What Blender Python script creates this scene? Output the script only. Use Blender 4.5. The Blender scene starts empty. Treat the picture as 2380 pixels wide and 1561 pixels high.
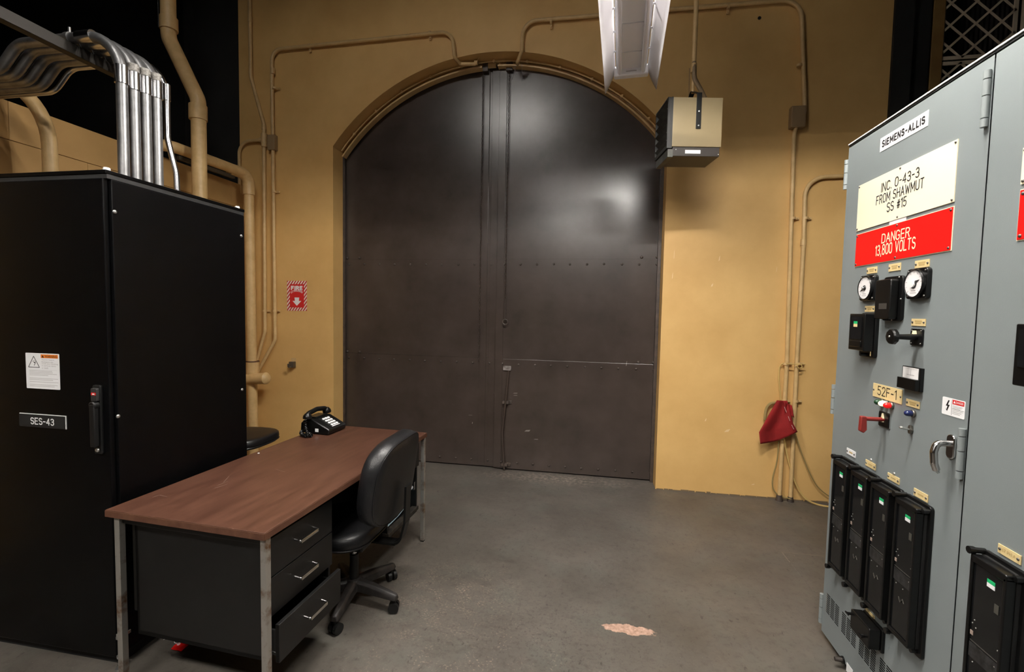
import bpy, bmesh, math, random
from mathutils import Matrix, Vector
random.seed(7)
PI = math.pi
R = math.radians
S = bpy.context.scene
COL = S.collection

# ------------------------------------------------------------------ camera
W, H, FPX = 2380.0, 1561.0, 1075.0
PITCH, ROLL, YAW, CAMH = R(3.15), R(1.08), R(10.05), 1.6
_fw = Vector((-math.sin(YAW) * math.cos(PITCH), math.cos(YAW) * math.cos(PITCH), -math.sin(PITCH)))
_rt = Vector((math.cos(YAW), math.sin(YAW), 0))
_up = _rt.cross(_fw)
_R = _rt * math.cos(ROLL) + _up * math.sin(ROLL)
_U = _up * math.cos(ROLL) - _rt * math.sin(ROLL)
CAM = Vector((0, 0, CAMH))
cam_d = bpy.data.cameras.new('camera')
cam = bpy.data.objects.new('camera', cam_d)
COL.objects.link(cam)
cam_d.sensor_width = 36
cam_d.sensor_fit = 'HORIZONTAL'
cam_d.lens = FPX / W * 36
cam_d.clip_start = 0.05
m = Matrix.Identity(4)
for i in range(3):
    m[i][0] = _R[i]; m[i][1] = _U[i]; m[i][2] = -_fw[i]; m[i][3] = CAM[i]
cam.matrix_world = m
S.camera = cam

# ------------------------------------------------------------------ world, exposure
wd = bpy.data.worlds.new('world')
S.world = wd
wd.use_nodes = True
wd.node_tree.nodes['Background'].inputs[0].default_value = (0.9, 0.95, 1.0, 1)
wd.node_tree.nodes['Background'].inputs[1].default_value = 0.0
S.view_settings.view_transform = 'Standard'
S.view_settings.look = 'None'
S.view_settings.exposure = 0.0
S.view_settings.gamma = 1.0
S.view_settings.use_curve_mapping = False
LAMP_EMIT = 420.0         # burning fluorescent tubes, times the share below
# x, y, z, length, emission share, reflector depth, label
HALL_LAMPS = ((.55, 1.62, 3.32, .92, 1.32, .060, 'lit strip light above the frame near the switchgear'),
              (-.60, 2.10, 3.40, .92, 1.35, .112, 'lit strip light above the frame over the desk'),
              (-2.1, -.35, 3.10, 1.22, .95, .105, 'added unseen strip light brightening black cabinet front and floor'),  # added lamp, unseen: brightens the sticker and the left foreground floor
              (-.2, -.90, 3.50, 1.22, .50, .034, 'unseen strip light added behind the photographer to brighten lower wall'),  # no lamp known here; added to lift the lower wall
              (-1.5, .6, 5.0, 1.22, .30, .034, 'unseen high light added under the ceiling to brighten upper wall'))  # added out of sight to brighten the upper wall


# ------------------------------------------------------------------ helpers
def at(px, py, ax, val):
    """where the sight line through a photograph pixel meets a real plane (axis = value)"""
    d = _fw + _R * ((px - W / 2) / FPX) - _U * ((py - H / 2) / FPX)
    return CAM + d * ((val - CAM[ax]) / d[ax])


def wm(o):
    M = Matrix.Identity(4)
    while o is not None:
        M = o.matrix_basis @ M
        o = o.parent
    return M


class Fr:
    """a flat frame: u to the right, v up, n out of the surface"""
    def __init__(s, o, U, V, N):
        s.o, s.U, s.V, s.N = Vector(o), Vector(U), Vector(V), Vector(N)

    def P(s, u, v, n=0.0):
        return s.o + s.U * u + s.V * v + s.N * n


def fillet(pts, rad, seg=7):
    pts = [Vector(p) for p in pts]
    out = [pts[0]]
    for i in range(1, len(pts) - 1):
        a, b, c = pts[i - 1], pts[i], pts[i + 1]
        d1, d2 = (a - b), (c - b)
        l1, l2 = d1.length, d2.length
        d1.normalize(); d2.normalize()
        ang = d1.angle(d2)
        if ang > PI - 0.02:
            out.append(b); continue
        r = rad[i - 1] if isinstance(rad, (list, tuple)) else rad
        t = min(r / math.tan(ang / 2), l1 * .49, l2 * .49)
        r = t * math.tan(ang / 2)
        p0, p1 = b + d1 * t, b + d2 * t
        bis = (d1 + d2).normalized()
        cc = b + bis * (r / math.sin(ang / 2))
        v0, v1 = p0 - cc, p1 - cc
        tot = v0.angle(v1)
        ax = v0.cross(v1).normalized()
        for k in range(seg + 1):
            out.append(cc + Matrix.Rotation(tot * k / seg, 3, ax) @ v0)
    out.append(pts[-1])
    return out


class MB:
    def __init__(s):
        s.v, s.f = [], []

    def add(s, vs, fs):
        b = len(s.v)
        s.v += [Vector(x) for x in vs]
        s.f += [tuple(b + i for i in f) for f in fs]
        return s

    def bb(s, x0, x1, y0, y1, z0, z1):
        return s.add([(x0, y0, z0), (x1, y0, z0), (x1, y1, z0), (x0, y1, z0), (x0, y0, z1), (x1, y0, z1), (x1, y1, z1), (x0, y1, z1)],
                     [(3, 2, 1, 0), (4, 5, 6, 7), (0, 1, 5, 4), (1, 2, 6, 5), (2, 3, 7, 6), (3, 0, 4, 7)])

    def bar(s, a, b, w, t, up=(0, 0, 1)):
        """rectangular bar from a to b, w wide, t thick towards up"""
        a, b = Vector(a), Vector(b)
        d = (b - a).normalized()
        sd = d.cross(Vector(up))
        if sd.length < 1e-5:
            sd = d.cross(Vector((1, 0, 0)))
        sd.normalize()
        u = sd.cross(d).normalized()
        vs = []
        for p in (a, b):
            for x, y in ((-1, -1), (1, -1), (1, 1), (-1, 1)):
                vs.append(p + sd * (x * w / 2) + u * (y * t / 2))
        return s.add(vs, [(3, 2, 1, 0), (4, 5, 6, 7), (0, 1, 5, 4), (1, 2, 6, 5), (2, 3, 7, 6), (3, 0, 4, 7)])

    def cyl(s, p0, p1, r0, r1=None, n=16):
        return s.tube([p0, p1], [r0, r0 if r1 is None else r1], n)

    def tube(s, path, r, n=10, caps=True, closed=False):
        path = [Vector(p) for p in path]
        k = len(path)
        rr = r if isinstance(r, (list, tuple)) else [r] * k
        T = []
        for i in range(k):
            a = path[(i - 1) % k] if closed else path[max(i - 1, 0)]
            b = path[(i + 1) % k] if closed else path[min(i + 1, k - 1)]
            T.append((b - a).normalized())
        nn = T[0].cross(Vector((0, 0, 1)))
        if nn.length < 1e-3:
            nn = T[0].cross(Vector((1, 0, 0)))
        nn.normalize()
        vs, fs = [], []
        for i in range(k):
            if i:
                ax = T[i - 1].cross(T[i])
                if ax.length > 1e-6:
                    nn = Matrix.Rotation(T[i - 1].angle(T[i]), 3, ax.normalized()) @ nn
            bn = T[i].cross(nn)
            for j in range(n):
                a = 2 * PI * j / n
                vs.append(path[i] + (nn * math.cos(a) + bn * math.sin(a)) * rr[i])
        for i in range(k if closed else k - 1):
            i2 = (i + 1) % k
            for j in range(n):
                j2 = (j + 1) % n
                fs.append((i * n + j, i * n + j2, i2 * n + j2, i2 * n + j))
        if caps and not closed:
            fs.append(tuple(range(n - 1, -1, -1)))
            fs.append(tuple((k - 1) * n + j for j in range(n)))
        return s.add(vs, fs)

    def prism(s, pts, vec):
        """closed polygon (3d points) extruded along vec"""
        vec = Vector(vec)
        pts = [Vector(p) for p in pts]
        n = len(pts)
        fs = [tuple(range(n - 1, -1, -1)), tuple(range(n, 2 * n))]
        fs += [(i, (i + 1) % n, n + (i + 1) % n, n + i) for i in range(n)]
        return s.add(pts + [p + vec for p in pts], fs)

    def plate(s, fr, u0, u1, v0, v1, n0, n1, rad=0.0, seg=4):
        if u0 > u1: u0, u1 = u1, u0
        if v0 > v1: v0, v1 = v1, v0
        if rad <= 0:
            pts = [(u0, v0), (u1, v0), (u1, v1), (u0, v1)]
        else:
            pts = []
            for cx, cy, a0 in ((u1 - rad, v0 + rad, -90), (u1 - rad, v1 - rad, 0), (u0 + rad, v1 - rad, 90), (u0 + rad, v0 + rad, 180)):
                for k in range(seg + 1):
                    a = R(a0 + 90 * k / seg)
                    pts.append((cx + rad * math.cos(a), cy + rad * math.sin(a)))
        return s.prism([fr.P(a, b, n0) for a, b in pts], fr.N * (n1 - n0))

    def rod(s, fr, u, v, n0, n1, r0, r1=None, n=16):
        return s.cyl(fr.P(u, v, n0), fr.P(u, v, n1), r0, r1, n)

    def lathe(s, o, ax, prof, n=20):
        """profile [(radius, height)] spun round axis ax through o"""
        ax = Vector(ax).normalized(); o = Vector(o)
        a = ax.cross(Vector((0, 0, 1)))
        if a.length < 1e-3: a = ax.cross(Vector((1, 0, 0)))
        a.normalize(); b = ax.cross(a)
        vs, fs = [], []
        for r_, h in prof:
            for j in range(n):
                t = 2 * PI * j / n
                vs.append(o + ax * h + (a * math.cos(t) + b * math.sin(t)) * r_)
        for i in range(len(prof) - 1):
            for j in range(n):
                j2 = (j + 1) % n
                fs.append((i * n + j, i * n + j2, (i + 1) * n + j2, (i + 1) * n + j))
        fs.append(tuple(range(n - 1, -1, -1)))
        fs.append(tuple((len(prof) - 1) * n + j for j in range(n)))
        return s.add(vs, fs)

    def grid(s, fn, nu, nv):
        vs = [fn(i / nu, j / nv) for j in range(nv + 1) for i in range(nu + 1)]
        w = nu + 1
        return s.add(vs, [(j * w + i, j * w + i + 1, (j + 1) * w + i + 1, (j + 1) * w + i) for j in range(nv) for i in range(nu)])

    def mesh(s, name, inv=None):
        me = bpy.data.meshes.new(name)
        me.from_pydata([(inv @ x) if inv else x for x in s.v], [], s.f)
        bm = bmesh.new(); bm.from_mesh(me)
        bmesh.ops.remove_doubles(bm, verts=bm.verts, dist=1e-6)
        bmesh.ops.recalc_face_normals(bm, faces=bm.faces)
        bm.to_mesh(me); bm.free()
        return me

    def build(s, name, mat, parent=None, smooth=35, bevel=0.0, local=False, solid=0.0):
        inv = None if (parent is None or local) else wm(parent).inverted()
        me = s.mesh(name, inv)
        return mesh_obj(name, me, mat, parent, smooth, bevel, solid)


def mesh_obj(name, me, mat, parent=None, smooth=35, bevel=0.0, solid=0.0):
    if smooth:
        me.shade_smooth()
        me.set_sharp_from_angle(angle=R(smooth))
    if mat and not me.materials:
        me.materials.append(mat)
    o = bpy.data.objects.new(name, me)
    COL.objects.link(o)
    o.parent = parent
    if solid:
        md = o.modifiers.new('solid', 'SOLIDIFY'); md.thickness = solid; md.offset = -1
    if bevel:
        md = o.modifiers.new('bevel', 'BEVEL'); md.width = bevel; md.segments = 2
        md.limit_method = 'ANGLE'; md.angle_limit = R(40); md.harden_normals = False
    return o


def tag(o, label=None, cat=None, group=None, kind=None):
    if label: o['label'] = label
    if cat: o['category'] = cat
    if group: o['group'] = group
    if kind: o['kind'] = kind
    return o


def thing(name, label, cat, loc=(0, 0, 0), rz=0.0, group=None, kind=None):
    o = bpy.data.objects.new(name, None)
    COL.objects.link(o)
    o.empty_display_size = .1
    o.matrix_basis = Matrix.Translation(Vector(loc)) @ Matrix.Rotation(rz, 4, 'Z')
    return tag(o, label, cat, group, kind)


def copy_tree(o, parent=None):
    c = o.copy(); COL.objects.link(c); c.parent = parent
    for ch in [x for x in bpy.data.objects if x.parent == o]:
        copy_tree(ch, c)
    return c


_screws = {}


def screw(fr, u, v, n, r, parent, mat, name='screw'):
    key = (tuple(fr.N), round(r, 5), mat.name)
    if key not in _screws:
        b = MB().lathe((0, 0, 0), fr.N, [(r, 0), (r, r * .25), (r * .8, r * .6), (r * .35, r * .8)], 10)
        me = b.mesh(name); me.materials.append(mat); me.shade_smooth(); me.set_sharp_from_angle(angle=R(50))
        _screws[key] = me
    o = bpy.data.objects.new(name, _screws[key]); COL.objects.link(o)
    o.parent = parent
    o.matrix_basis = wm(parent).inverted() @ Matrix.Translation(fr.P(u, v, n))
    return o


def text_mesh(body, bold=0.0):
    cu = bpy.data.curves.new('lettering', 'FONT')
    cu.body = body; cu.align_x = 'LEFT'; cu.resolution_u = 3; cu.offset = bold
    o = bpy.data.objects.new('lettering', cu); COL.objects.link(o)
    dg = bpy.context.evaluated_depsgraph_get(); dg.update()
    me = bpy.data.meshes.new_from_object(o.evaluated_get(dg))
    bpy.data.objects.remove(o); bpy.data.curves.remove(cu)
    return me


def text(body, fr, u0, u1, v0, v1, n, mat, parent, name='lettering', warp=None, bold=0.0):
    """flat printed lettering fitted into u0..u1, v0..v1"""
    me = text_mesh(body, bold)
    xs = [v.co.x for v in me.vertices]; ys = [v.co.y for v in me.vertices]
    ax, bx, ay, by = min(xs), max(xs), min(ys), max(ys)
    inv = wm(parent).inverted() if parent else Matrix.Identity(4)
    for v in me.vertices:
        a = (v.co.x - ax) / (bx - ax); b = (v.co.y - ay) / (by - ay)
        u, w_ = (u0 + (u1 - u0) * a, v0 + (v1 - v0) * b) if warp is None else warp(a, b)
        v.co = inv @ fr.P(u, w_, n)
    me.materials.clear()
    return mesh_obj(name, me, mat, parent, 0)


def _arc(cx, cy, rx, ry, a0, a1, n=8):
    return [(cx + rx * math.cos(R(a0 + (a1 - a0) * i / n)), cy + ry * math.sin(R(a0 + (a1 - a0) * i / n))) for i in range(n + 1)]


# engraver's single stroke alphabet: (width, [polylines]) on a box one unit high
GLYPH = {
    'A': (.62, [[(0, 0), (.31, 1), (.62, 0)], [(.11, .35), (.51, .35)]]),
    'C': (.56, [_arc(.28, .72, .28, .28, 20, 180) + _arc(.28, .28, .28, .28, 180, 340)]),
    'D': (.58, [[(0, 0), (0, 1), (.28, 1)] + _arc(.28, .70, .30, .30, 80, 0) + _arc(.28, .30, .30, .30, 0, -80) + [(.28, 0), (0, 0)]]),
    'E': (.50, [[(.50, 0), (0, 0), (0, 1), (.50, 1)], [(0, .52), (.42, .52)]]),
    'F': (.50, [[(0, 0), (0, 1), (.50, 1)], [(0, .52), (.40, .52)]]),
    'G': (.58, [_arc(.28, .72, .28, .28, 20, 180) + _arc(.28, .28, .28, .28, 180, 360) + [(.56, .46), (.34, .46)]]),
    'H': (.56, [[(0, 0), (0, 1)], [(.56, 0), (.56, 1)], [(0, .52), (.56, .52)]]),
    'I': (.0, [[(0, 0), (0, 1)]]),
    'L': (.46, [[(0, 1), (0, 0), (.46, 0)]]),
    'M': (.68, [[(0, 0), (0, 1), (.34, .28), (.68, 1), (.68, 0)]]),
    'N': (.56, [[(0, 0), (0, 1), (.56, 0), (.56, 1)]]),
    'O': (.56, [_arc(.28, .72, .28, .28, 0, 180) + _arc(.28, .28, .28, .28, 180, 360) + [(.56, .72)]]),
    'R': (.56, [[(0, 0), (0, 1), (.30, 1)] + _arc(.30, .76, .24, .24, 80, -80) + [(.30, .52), (0, .52)], [(.30, .52), (.56, 0)]]),
    'S': (.52, [_arc(.26, .76, .25, .24, 30, 180) + _arc(.26, .74, .25, .22, 190, 270, 4) + _arc(.26, .26, .26, .26, 90, -10) + _arc(.26, .26, .26, .26, -20, -155)]),
    'T': (.56, [[(0, 1), (.56, 1)], [(.28, 1), (.28, 0)]]),
    'U': (.56, [[(0, 1), (0, .28)] + _arc(.28, .28, .28, .28, 180, 360) + [(.56, 1)]]),
    'V': (.58, [[(0, 1), (.29, 0), (.58, 1)]]),
    'W': (.80, [[(0, 1), (.20, 0), (.40, .8), (.60, 0), (.80, 1)]]),
    '0': (.50, [_arc(.25, .75, .25, .25, 0, 180) + _arc(.25, .25, .25, .25, 180, 360) + [(.50, .75)]]),
    '1': (.20, [[(0, .82), (.20, 1), (.20, 0)]]),
    '2': (.50, [_arc(.25, .75, .25, .25, 165, -20) + [(.40, .52), (0, 0), (.50, 0)]]),
    '3': (.50, [_arc(.24, .76, .24, .24, 150, -70) + [(.20, .53)], [(.20, .53)] + _arc(.24, .27, .26, .27, 70, -150)]),
    '4': (.54, [[(.40, 0), (.40, 1), (0, .30), (.54, .30)]]),
    '5': (.50, [[(.46, 1), (.06, 1), (.03, .55)] + _arc(.24, .31, .26, .31, 120, -150)]),
    '8': (.50, [_arc(.25, .76, .22, .24, -90, 270, 14), _arc(.25, .27, .25, .27, 90, 450, 14)]),
    '#': (.50, [[(.12, .05), (.20, .95)], [(.32, .05), (.40, .95)], [(0, .34), (.50, .34)], [(.02, .66), (.52, .66)]]),
    '.': (.0, [[(0, 0), (0, .06)]]), ',': (.06, [[(.06, .08), (0, -.14)]]), '-': (.34, [[(0, .48), (.34, .48)]]), ' ': (.22, []),
}


def engrave(body, fr, u0, u1, v0, v1, n, mt, parent, sw=.09, gap=.24, name='lettering'):
    """engraved lettering of even strokes, sw = stroke width relative to the letter height"""
    tot = sum(GLYPH[c][0] for c in body) + gap * (len(body) - 1)
    h = v1 - v0; k = (u1 - u0) / (tot + sw)
    b = MB(); x = sw / 2; cnt = 0; n0 = n
    hw = sw * h / 2; kw = sw * k / 2
    for c in body:
        w_, lines = GLYPH[c]
        for ln in lines:
            P = [(u0 + (x + px) * k, v0 + hw + py * (h - 2 * hw)) for px, py in ln]
            for (a0, b0), (a1, b1) in zip(P, P[1:]):
                d = Vector((a1 - a0, b1 - b0))
                if d.length < 1e-7: continue
                d.normalize()
                q = Vector((-d.y, d.x))
                o = Vector((q.x * min(hw, kw * 1.15), q.y * hw)); e = Vector((d.x * kw * .8, d.y * hw * .8))
                p0, p1 = Vector((a0, b0)) - e, Vector((a1, b1)) + e
                cnt += 1; n = n0 + (cnt * 3 % 8) * 3e-5        # overlapping strokes never share a plane
                b.add([fr.P(*(p0 - o), n), fr.P(*(p1 - o), n), fr.P(*(p1 + o), n), fr.P(*(p0 + o), n)], [(0, 1, 2, 3)])
        x += w_ + gap
    return b.build(name, mt, parent, 0)


# ------------------------------------------------------------------ materials
MATS = {}


def mat(name, col, rough=.5, metal=0.0, col2=None, scale=6.0, contrast=(.35, .65), bump=0.0, bscale=120.0, stretch=None, emit=None, spec=.5, coat=0.0, detail=6):
    if name in MATS: return MATS[name]
    mt = bpy.data.materials.new(name); mt.use_nodes = True
    nt = mt.node_tree; b = nt.nodes['Principled BSDF']
    b.inputs['Base Color'].default_value = (*col, 1)
    b.inputs['Roughness'].default_value = rough
    b.inputs['Metallic'].default_value = metal
    b.inputs['Specular IOR Level'].default_value = spec
    if coat: b.inputs['Coat Weight'].default_value = coat
    if col2 or bump:
        tc = nt.nodes.new('ShaderNodeTexCoord'); mp = nt.nodes.new('ShaderNodeMapping')
        nt.links.new(tc.outputs['Object'], mp.inputs['Vector'])
        if stretch: mp.inputs['Scale'].default_value = stretch
    if col2:
        nz = nt.nodes.new('ShaderNodeTexNoise'); nz.inputs['Scale'].default_value = scale; nz.inputs['Detail'].default_value = detail
        nz.inputs['Roughness'].default_value = .6
        rp = nt.nodes.new('ShaderNodeValToRGB')
        rp.color_ramp.elements[0].position = contrast[0]; rp.color_ramp.elements[0].color = (*col, 1)
        rp.color_ramp.elements[1].position = contrast[1]; rp.color_ramp.elements[1].color = (*col2, 1)
        nt.links.new(mp.outputs[0], nz.inputs['Vector'])
        nt.links.new(nz.outputs['Fac'], rp.inputs[0]); nt.links.new(rp.outputs[0], b.inputs['Base Color'])
    if bump:
        n2 = nt.nodes.new('ShaderNodeTexNoise'); n2.inputs['Scale'].default_value = bscale; n2.inputs['Detail'].default_value = 4
        bp = nt.nodes.new('ShaderNodeBump'); bp.inputs['Strength'].default_value = bump; bp.inputs['Distance'].default_value = .01
        nt.links.new(mp.outputs[0], n2.inputs['Vector'])
        nt.links.new(n2.outputs['Fac'], bp.inputs['Height']); nt.links.new(bp.outputs[0], b.inputs['Normal'])
    if emit:
        b.inputs['Emission Color'].default_value = (*emit[0], 1); b.inputs['Emission Strength'].default_value = emit[1]
    MATS[name] = mt
    return mt


def srgb(r, g, b):
    f = lambda c: (c / 255 / 12.92) if c / 255 <= .04045 else ((c / 255 + .055) / 1.055) ** 2.4
    return (f(r), f(g), f(b))


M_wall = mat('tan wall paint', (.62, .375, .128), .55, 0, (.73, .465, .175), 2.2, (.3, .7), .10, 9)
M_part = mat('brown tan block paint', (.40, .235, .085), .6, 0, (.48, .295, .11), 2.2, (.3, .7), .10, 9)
M_tan = mat('tan pipe paint', (.66, .45, .21), .45, 0, (.54, .36, .155), 14, (.35, .7), .1, 60)
M_brown = mat('brown door paint', (.036, .0265, .022), .27, 0, (.062, .0455, .038), 3.0, (.3, .75), .05, 7, spec=.6)
M_brownd = mat('brown door ironwork', (.07, .05, .038), .5, 0, (.035, .026, .022), 20)
M_black = mat('black cabinet enamel', (.0016, .0016, .0018), .33, 0, None, bump=.04, bscale=700, spec=.13)
M_blackd = mat('black gap', (.004, .004, .004), .7)
M_desk = mat('black desk enamel', (.0022, .0022, .0021), .45, 0, (.0034, .0034, .0033), 8, bump=.04, bscale=400)
M_void = mat('black unlit depth', (.006, .0056, .005), .9)  # near black colour stands in for unlit hall space and hole depth
M_steelblk = mat('black column paint', (.0075, .0075, .007), .7, 0, (.012, .011, .010), 3)
M_chrome = mat('chrome', (.62, .61, .60), .18, 1.0)
M_rusty = mat('rusty chrome leg', (.50, .48, .44), .36, .75, (.20, .10, .045), 11, (.50, .66), .1, 80)
M_galv = mat('galvanised steel', (.20, .20, .205), .42, .85, (.34, .34, .34), 16, (.3, .7), .05, 90)
M_galvs = mat('shiny galvanised steel', (.55, .55, .56), .22, 1.0)
M_zinc = mat('zinc screw', (.62, .62, .60), .3, .9)
M_screwd = mat('dark screw', (.18, .17, .16), .35, .8)
M_leather = mat('black leatherette', (.0065, .0065, .0075), .42, 0, None, bump=.12, bscale=260, spec=.5)
M_plastic = mat('black plastic', (.006, .006, .006), .42, spec=.35)
M_dust = mat('scuffed black plastic', (.017, .015, .014), .5, 0, (.045, .038, .034), 22, (.45, .75))
M_bake = mat('black bakelite', (.0035, .0035, .0035), .3, spec=.35)
M_grey = mat('grey switchgear enamel', (.200, .226, .230), .42, 0, (.216, .243, .247), 3.5, (.3, .7), .04, 300)
M_greyd = mat('grey hinge enamel', (.225, .25, .252), .4)
M_ivory = mat('ivory engraving plate', (.86, .80, .60), .4)
M_white = mat('white print', (.82, .82, .82), .45)
M_label = mat('white sticker', (.86, .86, .87), .4)
M_red = mat('red engraving plate', (.80, .008, .006), .38)
M_tanplate = mat('cream nameplate', (.74, .58, .29), .4)
M_blackink = mat('black ink', (.012, .012, .012), .5)
M_creamink = mat('cream lettering', (.86, .78, .52), .5)
M_greyink = mat('grey print', (.42, .40, .40), .6)
M_tanink = mat('faint engraving', (.50, .36, .15), .6)
M_orange = mat('orange print', (.85, .22, .02), .5)
M_redink = mat('red print', (.62, .02, .02), .5)
M_wood = mat('brown wood laminate', (.044, .017, .010), .40, 0, (.096, .042, .026), 5, (.25, .75), .03, 60, stretch=(5, .8, 5), spec=.45)
M_woodedge = mat('brown laminate edge', (.075, .029, .017), .45, 0, (.12, .053, .03), 9, stretch=(3, 1, 3))
M_lampw = mat('white lamp enamel', (.88, .87, .88), .4)
M_lampp = mat('white lamp plastic', (.88, .88, .90), .35)
_n = M_lampp.node_tree                      # thin milky plastic lets some light through
_tr = _n.nodes.new('ShaderNodeBsdfTranslucent'); _tr.inputs[0].default_value = (.88, .86, .88, 1)
_mx = _n.nodes.new('ShaderNodeMixShader'); _mx.inputs[0].default_value = .40
_n.links.new(_n.nodes['Principled BSDF'].outputs[0], _mx.inputs[1]); _n.links.new(_tr.outputs[0], _mx.inputs[2])
_n.links.new(_mx.outputs[0], _n.nodes['Material Output'].inputs[0])
M_tube_off = mat('unlit tube', (.86, .86, .90), .25)

M_beige = mat('beige heater enamel', (.285, .22, .12), .42, 0, (.265, .205, .11), 4)
M_heatd = mat('brown heater base', (.034, .027, .023), .5)
M_heatg = mat('grey heater louver', (.05, .05, .045), .5, .3, (.10, .10, .09), 12)
M_redcloth = mat('red cloth', (.20, .003, .003), .85, 0, (.27, .005, .005), 9, bump=.2, bscale=300)
M_rope = mat('yellow nylon rope', (.62, .42, .14), .7, bump=.4, bscale=500)
M_ropeo = mat('old olive rope', (.30, .22, .08), .8, bump=.4, bscale=500)
M_dial = mat('white dial face', (.80, .78, .78), .4)
M_glassd = mat('dark relay window', (.006, .0064, .007), .08, spec=.5)
M_green = mat('green sticker band', (.01, .42, .14), .5)
M_lattice = mat('tan grey lattice', (.70, .60, .45), .5)
M_post = mat('ochre post paint', (.30, .185, .055), .6, 0, (.24, .13, .04), 5)
M_cauld = mat('old pewter', (.16, .15, .13), .4, .8)
M_paper = mat('pale blue paper', (.36, .50, .58), .7)
M_rustred = mat('red oxide handle', (.20, .018, .014), .45)
M_caster = mat('grey caster rim', (.22, .21, .20), .5)


def floor_mat():
    mt = bpy.data.materials.new('worn grey floor paint'); mt.use_nodes = True
    nt = mt.node_tree; b = nt.nodes['Principled BSDF']; L = nt.links.new

    def nd(t, **k):
        n = nt.nodes.new(t)
        for a, c in k.items(): setattr(n, a, c)
        return n
    tc = nd('ShaderNodeTexCoord')

    def noise(scale, detail=6, stretch=None, rough=.6):
        n = nd('ShaderNodeTexNoise'); n.inputs['Scale'].default_value = scale; n.inputs['Detail'].default_value = detail; n.inputs['Roughness'].default_value = rough
        mp = nd('ShaderNodeMapping'); L(tc.outputs['Object'], mp.inputs[0])
        if stretch: mp.inputs['Scale'].default_value = stretch
        L(mp.outputs[0], n.inputs['Vector'])
        return n.outputs['Fac']

    def ramp(fac, p0, p1, c0=(0, 0, 0), c1=(1, 1, 1)):
        r = nd('ShaderNodeValToRGB'); e = r.color_ramp.elements
        e[0].position, e[1].position = p0, p1; e[0].color = (*c0, 1); e[1].color = (*c1, 1)
        L(fac, r.inputs[0]); return r.outputs[0]

    def math_(op, a, b_=None):
        n = nd('ShaderNodeMath', operation=op)
        for i, x in enumerate((a, b_)):
            if x is None: continue
            if isinstance(x, (int, float)): n.inputs[i].default_value = x
            else: L(x, n.inputs[i])
        return n.outputs[0]

    def mix(fac, a, c):
        n = nd('ShaderNodeMix', data_type='RGBA'); 
        L(fac, n.inputs[0])
        for i, x in ((6, a), (7, c)):
            if isinstance(x, tuple): n.inputs[i].default_value = (*x, 1)
            else: L(x, n.inputs[i])
        return n.outputs[2]

    def blob(x, y, rx, ry, soft, nscale, namp):
        """1 inside an irregular spot"""
        mp = nd('ShaderNodeMapping'); L(tc.outputs['Object'], mp.inputs[0])
        mp.inputs['Location'].default_value = (-x / rx, -y / ry, 0); mp.inputs['Scale'].default_value = (1 / rx, 1 / ry, 0)
        ln = nd('ShaderNodeVectorMath', operation='LENGTH'); L(mp.outputs[0], ln.inputs[0])
        d = math_('ADD', ln.outputs['Value'], math_('MULTIPLY', math_('SUBTRACT', noise(nscale, 5), .5), namp))
        n = nd('ShaderNodeMapRange'); L(d, n.inputs[0])
        n.inputs[1].default_value = 1 + soft; n.inputs[2].default_value = 1 - soft
        return n.outputs[0]

    base = ramp(noise(1.6, 8), .3, .72, (.064, .056, .047), (.120, .107, .092))
    base = mix(math_('MULTIPLY', ramp(noise(3.3, 3), .5, .75), .45), base, (.088, .096, .082))      # greenish paint showing
    base = mix(math_('MULTIPLY', ramp(noise(26, 7, None, .75), .50, .68), .55), base, (.036, .029, .024))        # grime
    base = mix(math_('MULTIPLY', ramp(noise(7, 8, (1, 1, 1), .75), .52, .70), .45), base, (.125, .105, .088))
    base = mix(math_('MULTIPLY', ramp(noise(34, 5, (1, .45, 1), .65), .62, .68), .7), base, (.026, .022, .019))
    base = mix(math_('MULTIPLY', ramp(noise(13, 6, (2.2, .5, 1), .7), .66, .71), .6), base, (.03, .025, .022))
    sp = math_('MULTIPLY', ramp(noise(75, 5, (1, 1.7, 1)), .53, .63), ramp(noise(11, 4), .42, .62))
    base = mix(math_('MULTIPLY', math_('MULTIPLY', blob(-.78, 2.42, .34, .26, .7, 5, 1.4), sp), .75), base, (.34, .26, .20))
    base = mix(math_('MULTIPLY', math_('MULTIPLY', blob(-.55, 1.95, .5, .3, .8, 5, 1.4), math_('MULTIPLY', ramp(noise(80, 5), .56, .64), ramp(noise(9, 4), .46, .62))), .6), base, (.30, .22, .18))
    base = mix(math_('MULTIPLY', math_('MULTIPLY', blob(-.35, 4.36, .55, .10, .8, 4, 1.2), ramp(noise(30, 6), .45, .6)), .6), base, (.36, .30, .25))
    base = mix(math_('MULTIPLY', ramp(noise(90, 2), .76, .78), .8), base, (.45, .40, .33))          # tiny chips
    base = mix(math_('MULTIPLY', math_('MULTIPLY', blob(-.15, 2.2, .55, .35, .8, 4, 1.2), ramp(noise(60, 4), .55, .64)), .6), base, (.035, .030, .027))
    chip = blob(.215, 2.33, .125, .036, .06, 22, 1.5)
    base = mix(chip, base, ramp(noise(60, 5), .3, .7, (.26, .155, .11), (.56, .37, .29)))
    L(base, b.inputs['Base Color'])
    L(ramp(noise(4, 5), .3, .7, (.36,) * 3, (.55,) * 3), b.inputs['Roughness'])
    bp = nd('ShaderNodeBump'); bp.inputs['Strength'].default_value = .18; bp.inputs['Distance'].default_value = .006
    L(math_('SUBTRACT', noise(28, 6), chip), bp.inputs['Height']); L(bp.outputs[0], b.inputs['Normal'])
    return mt


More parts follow.
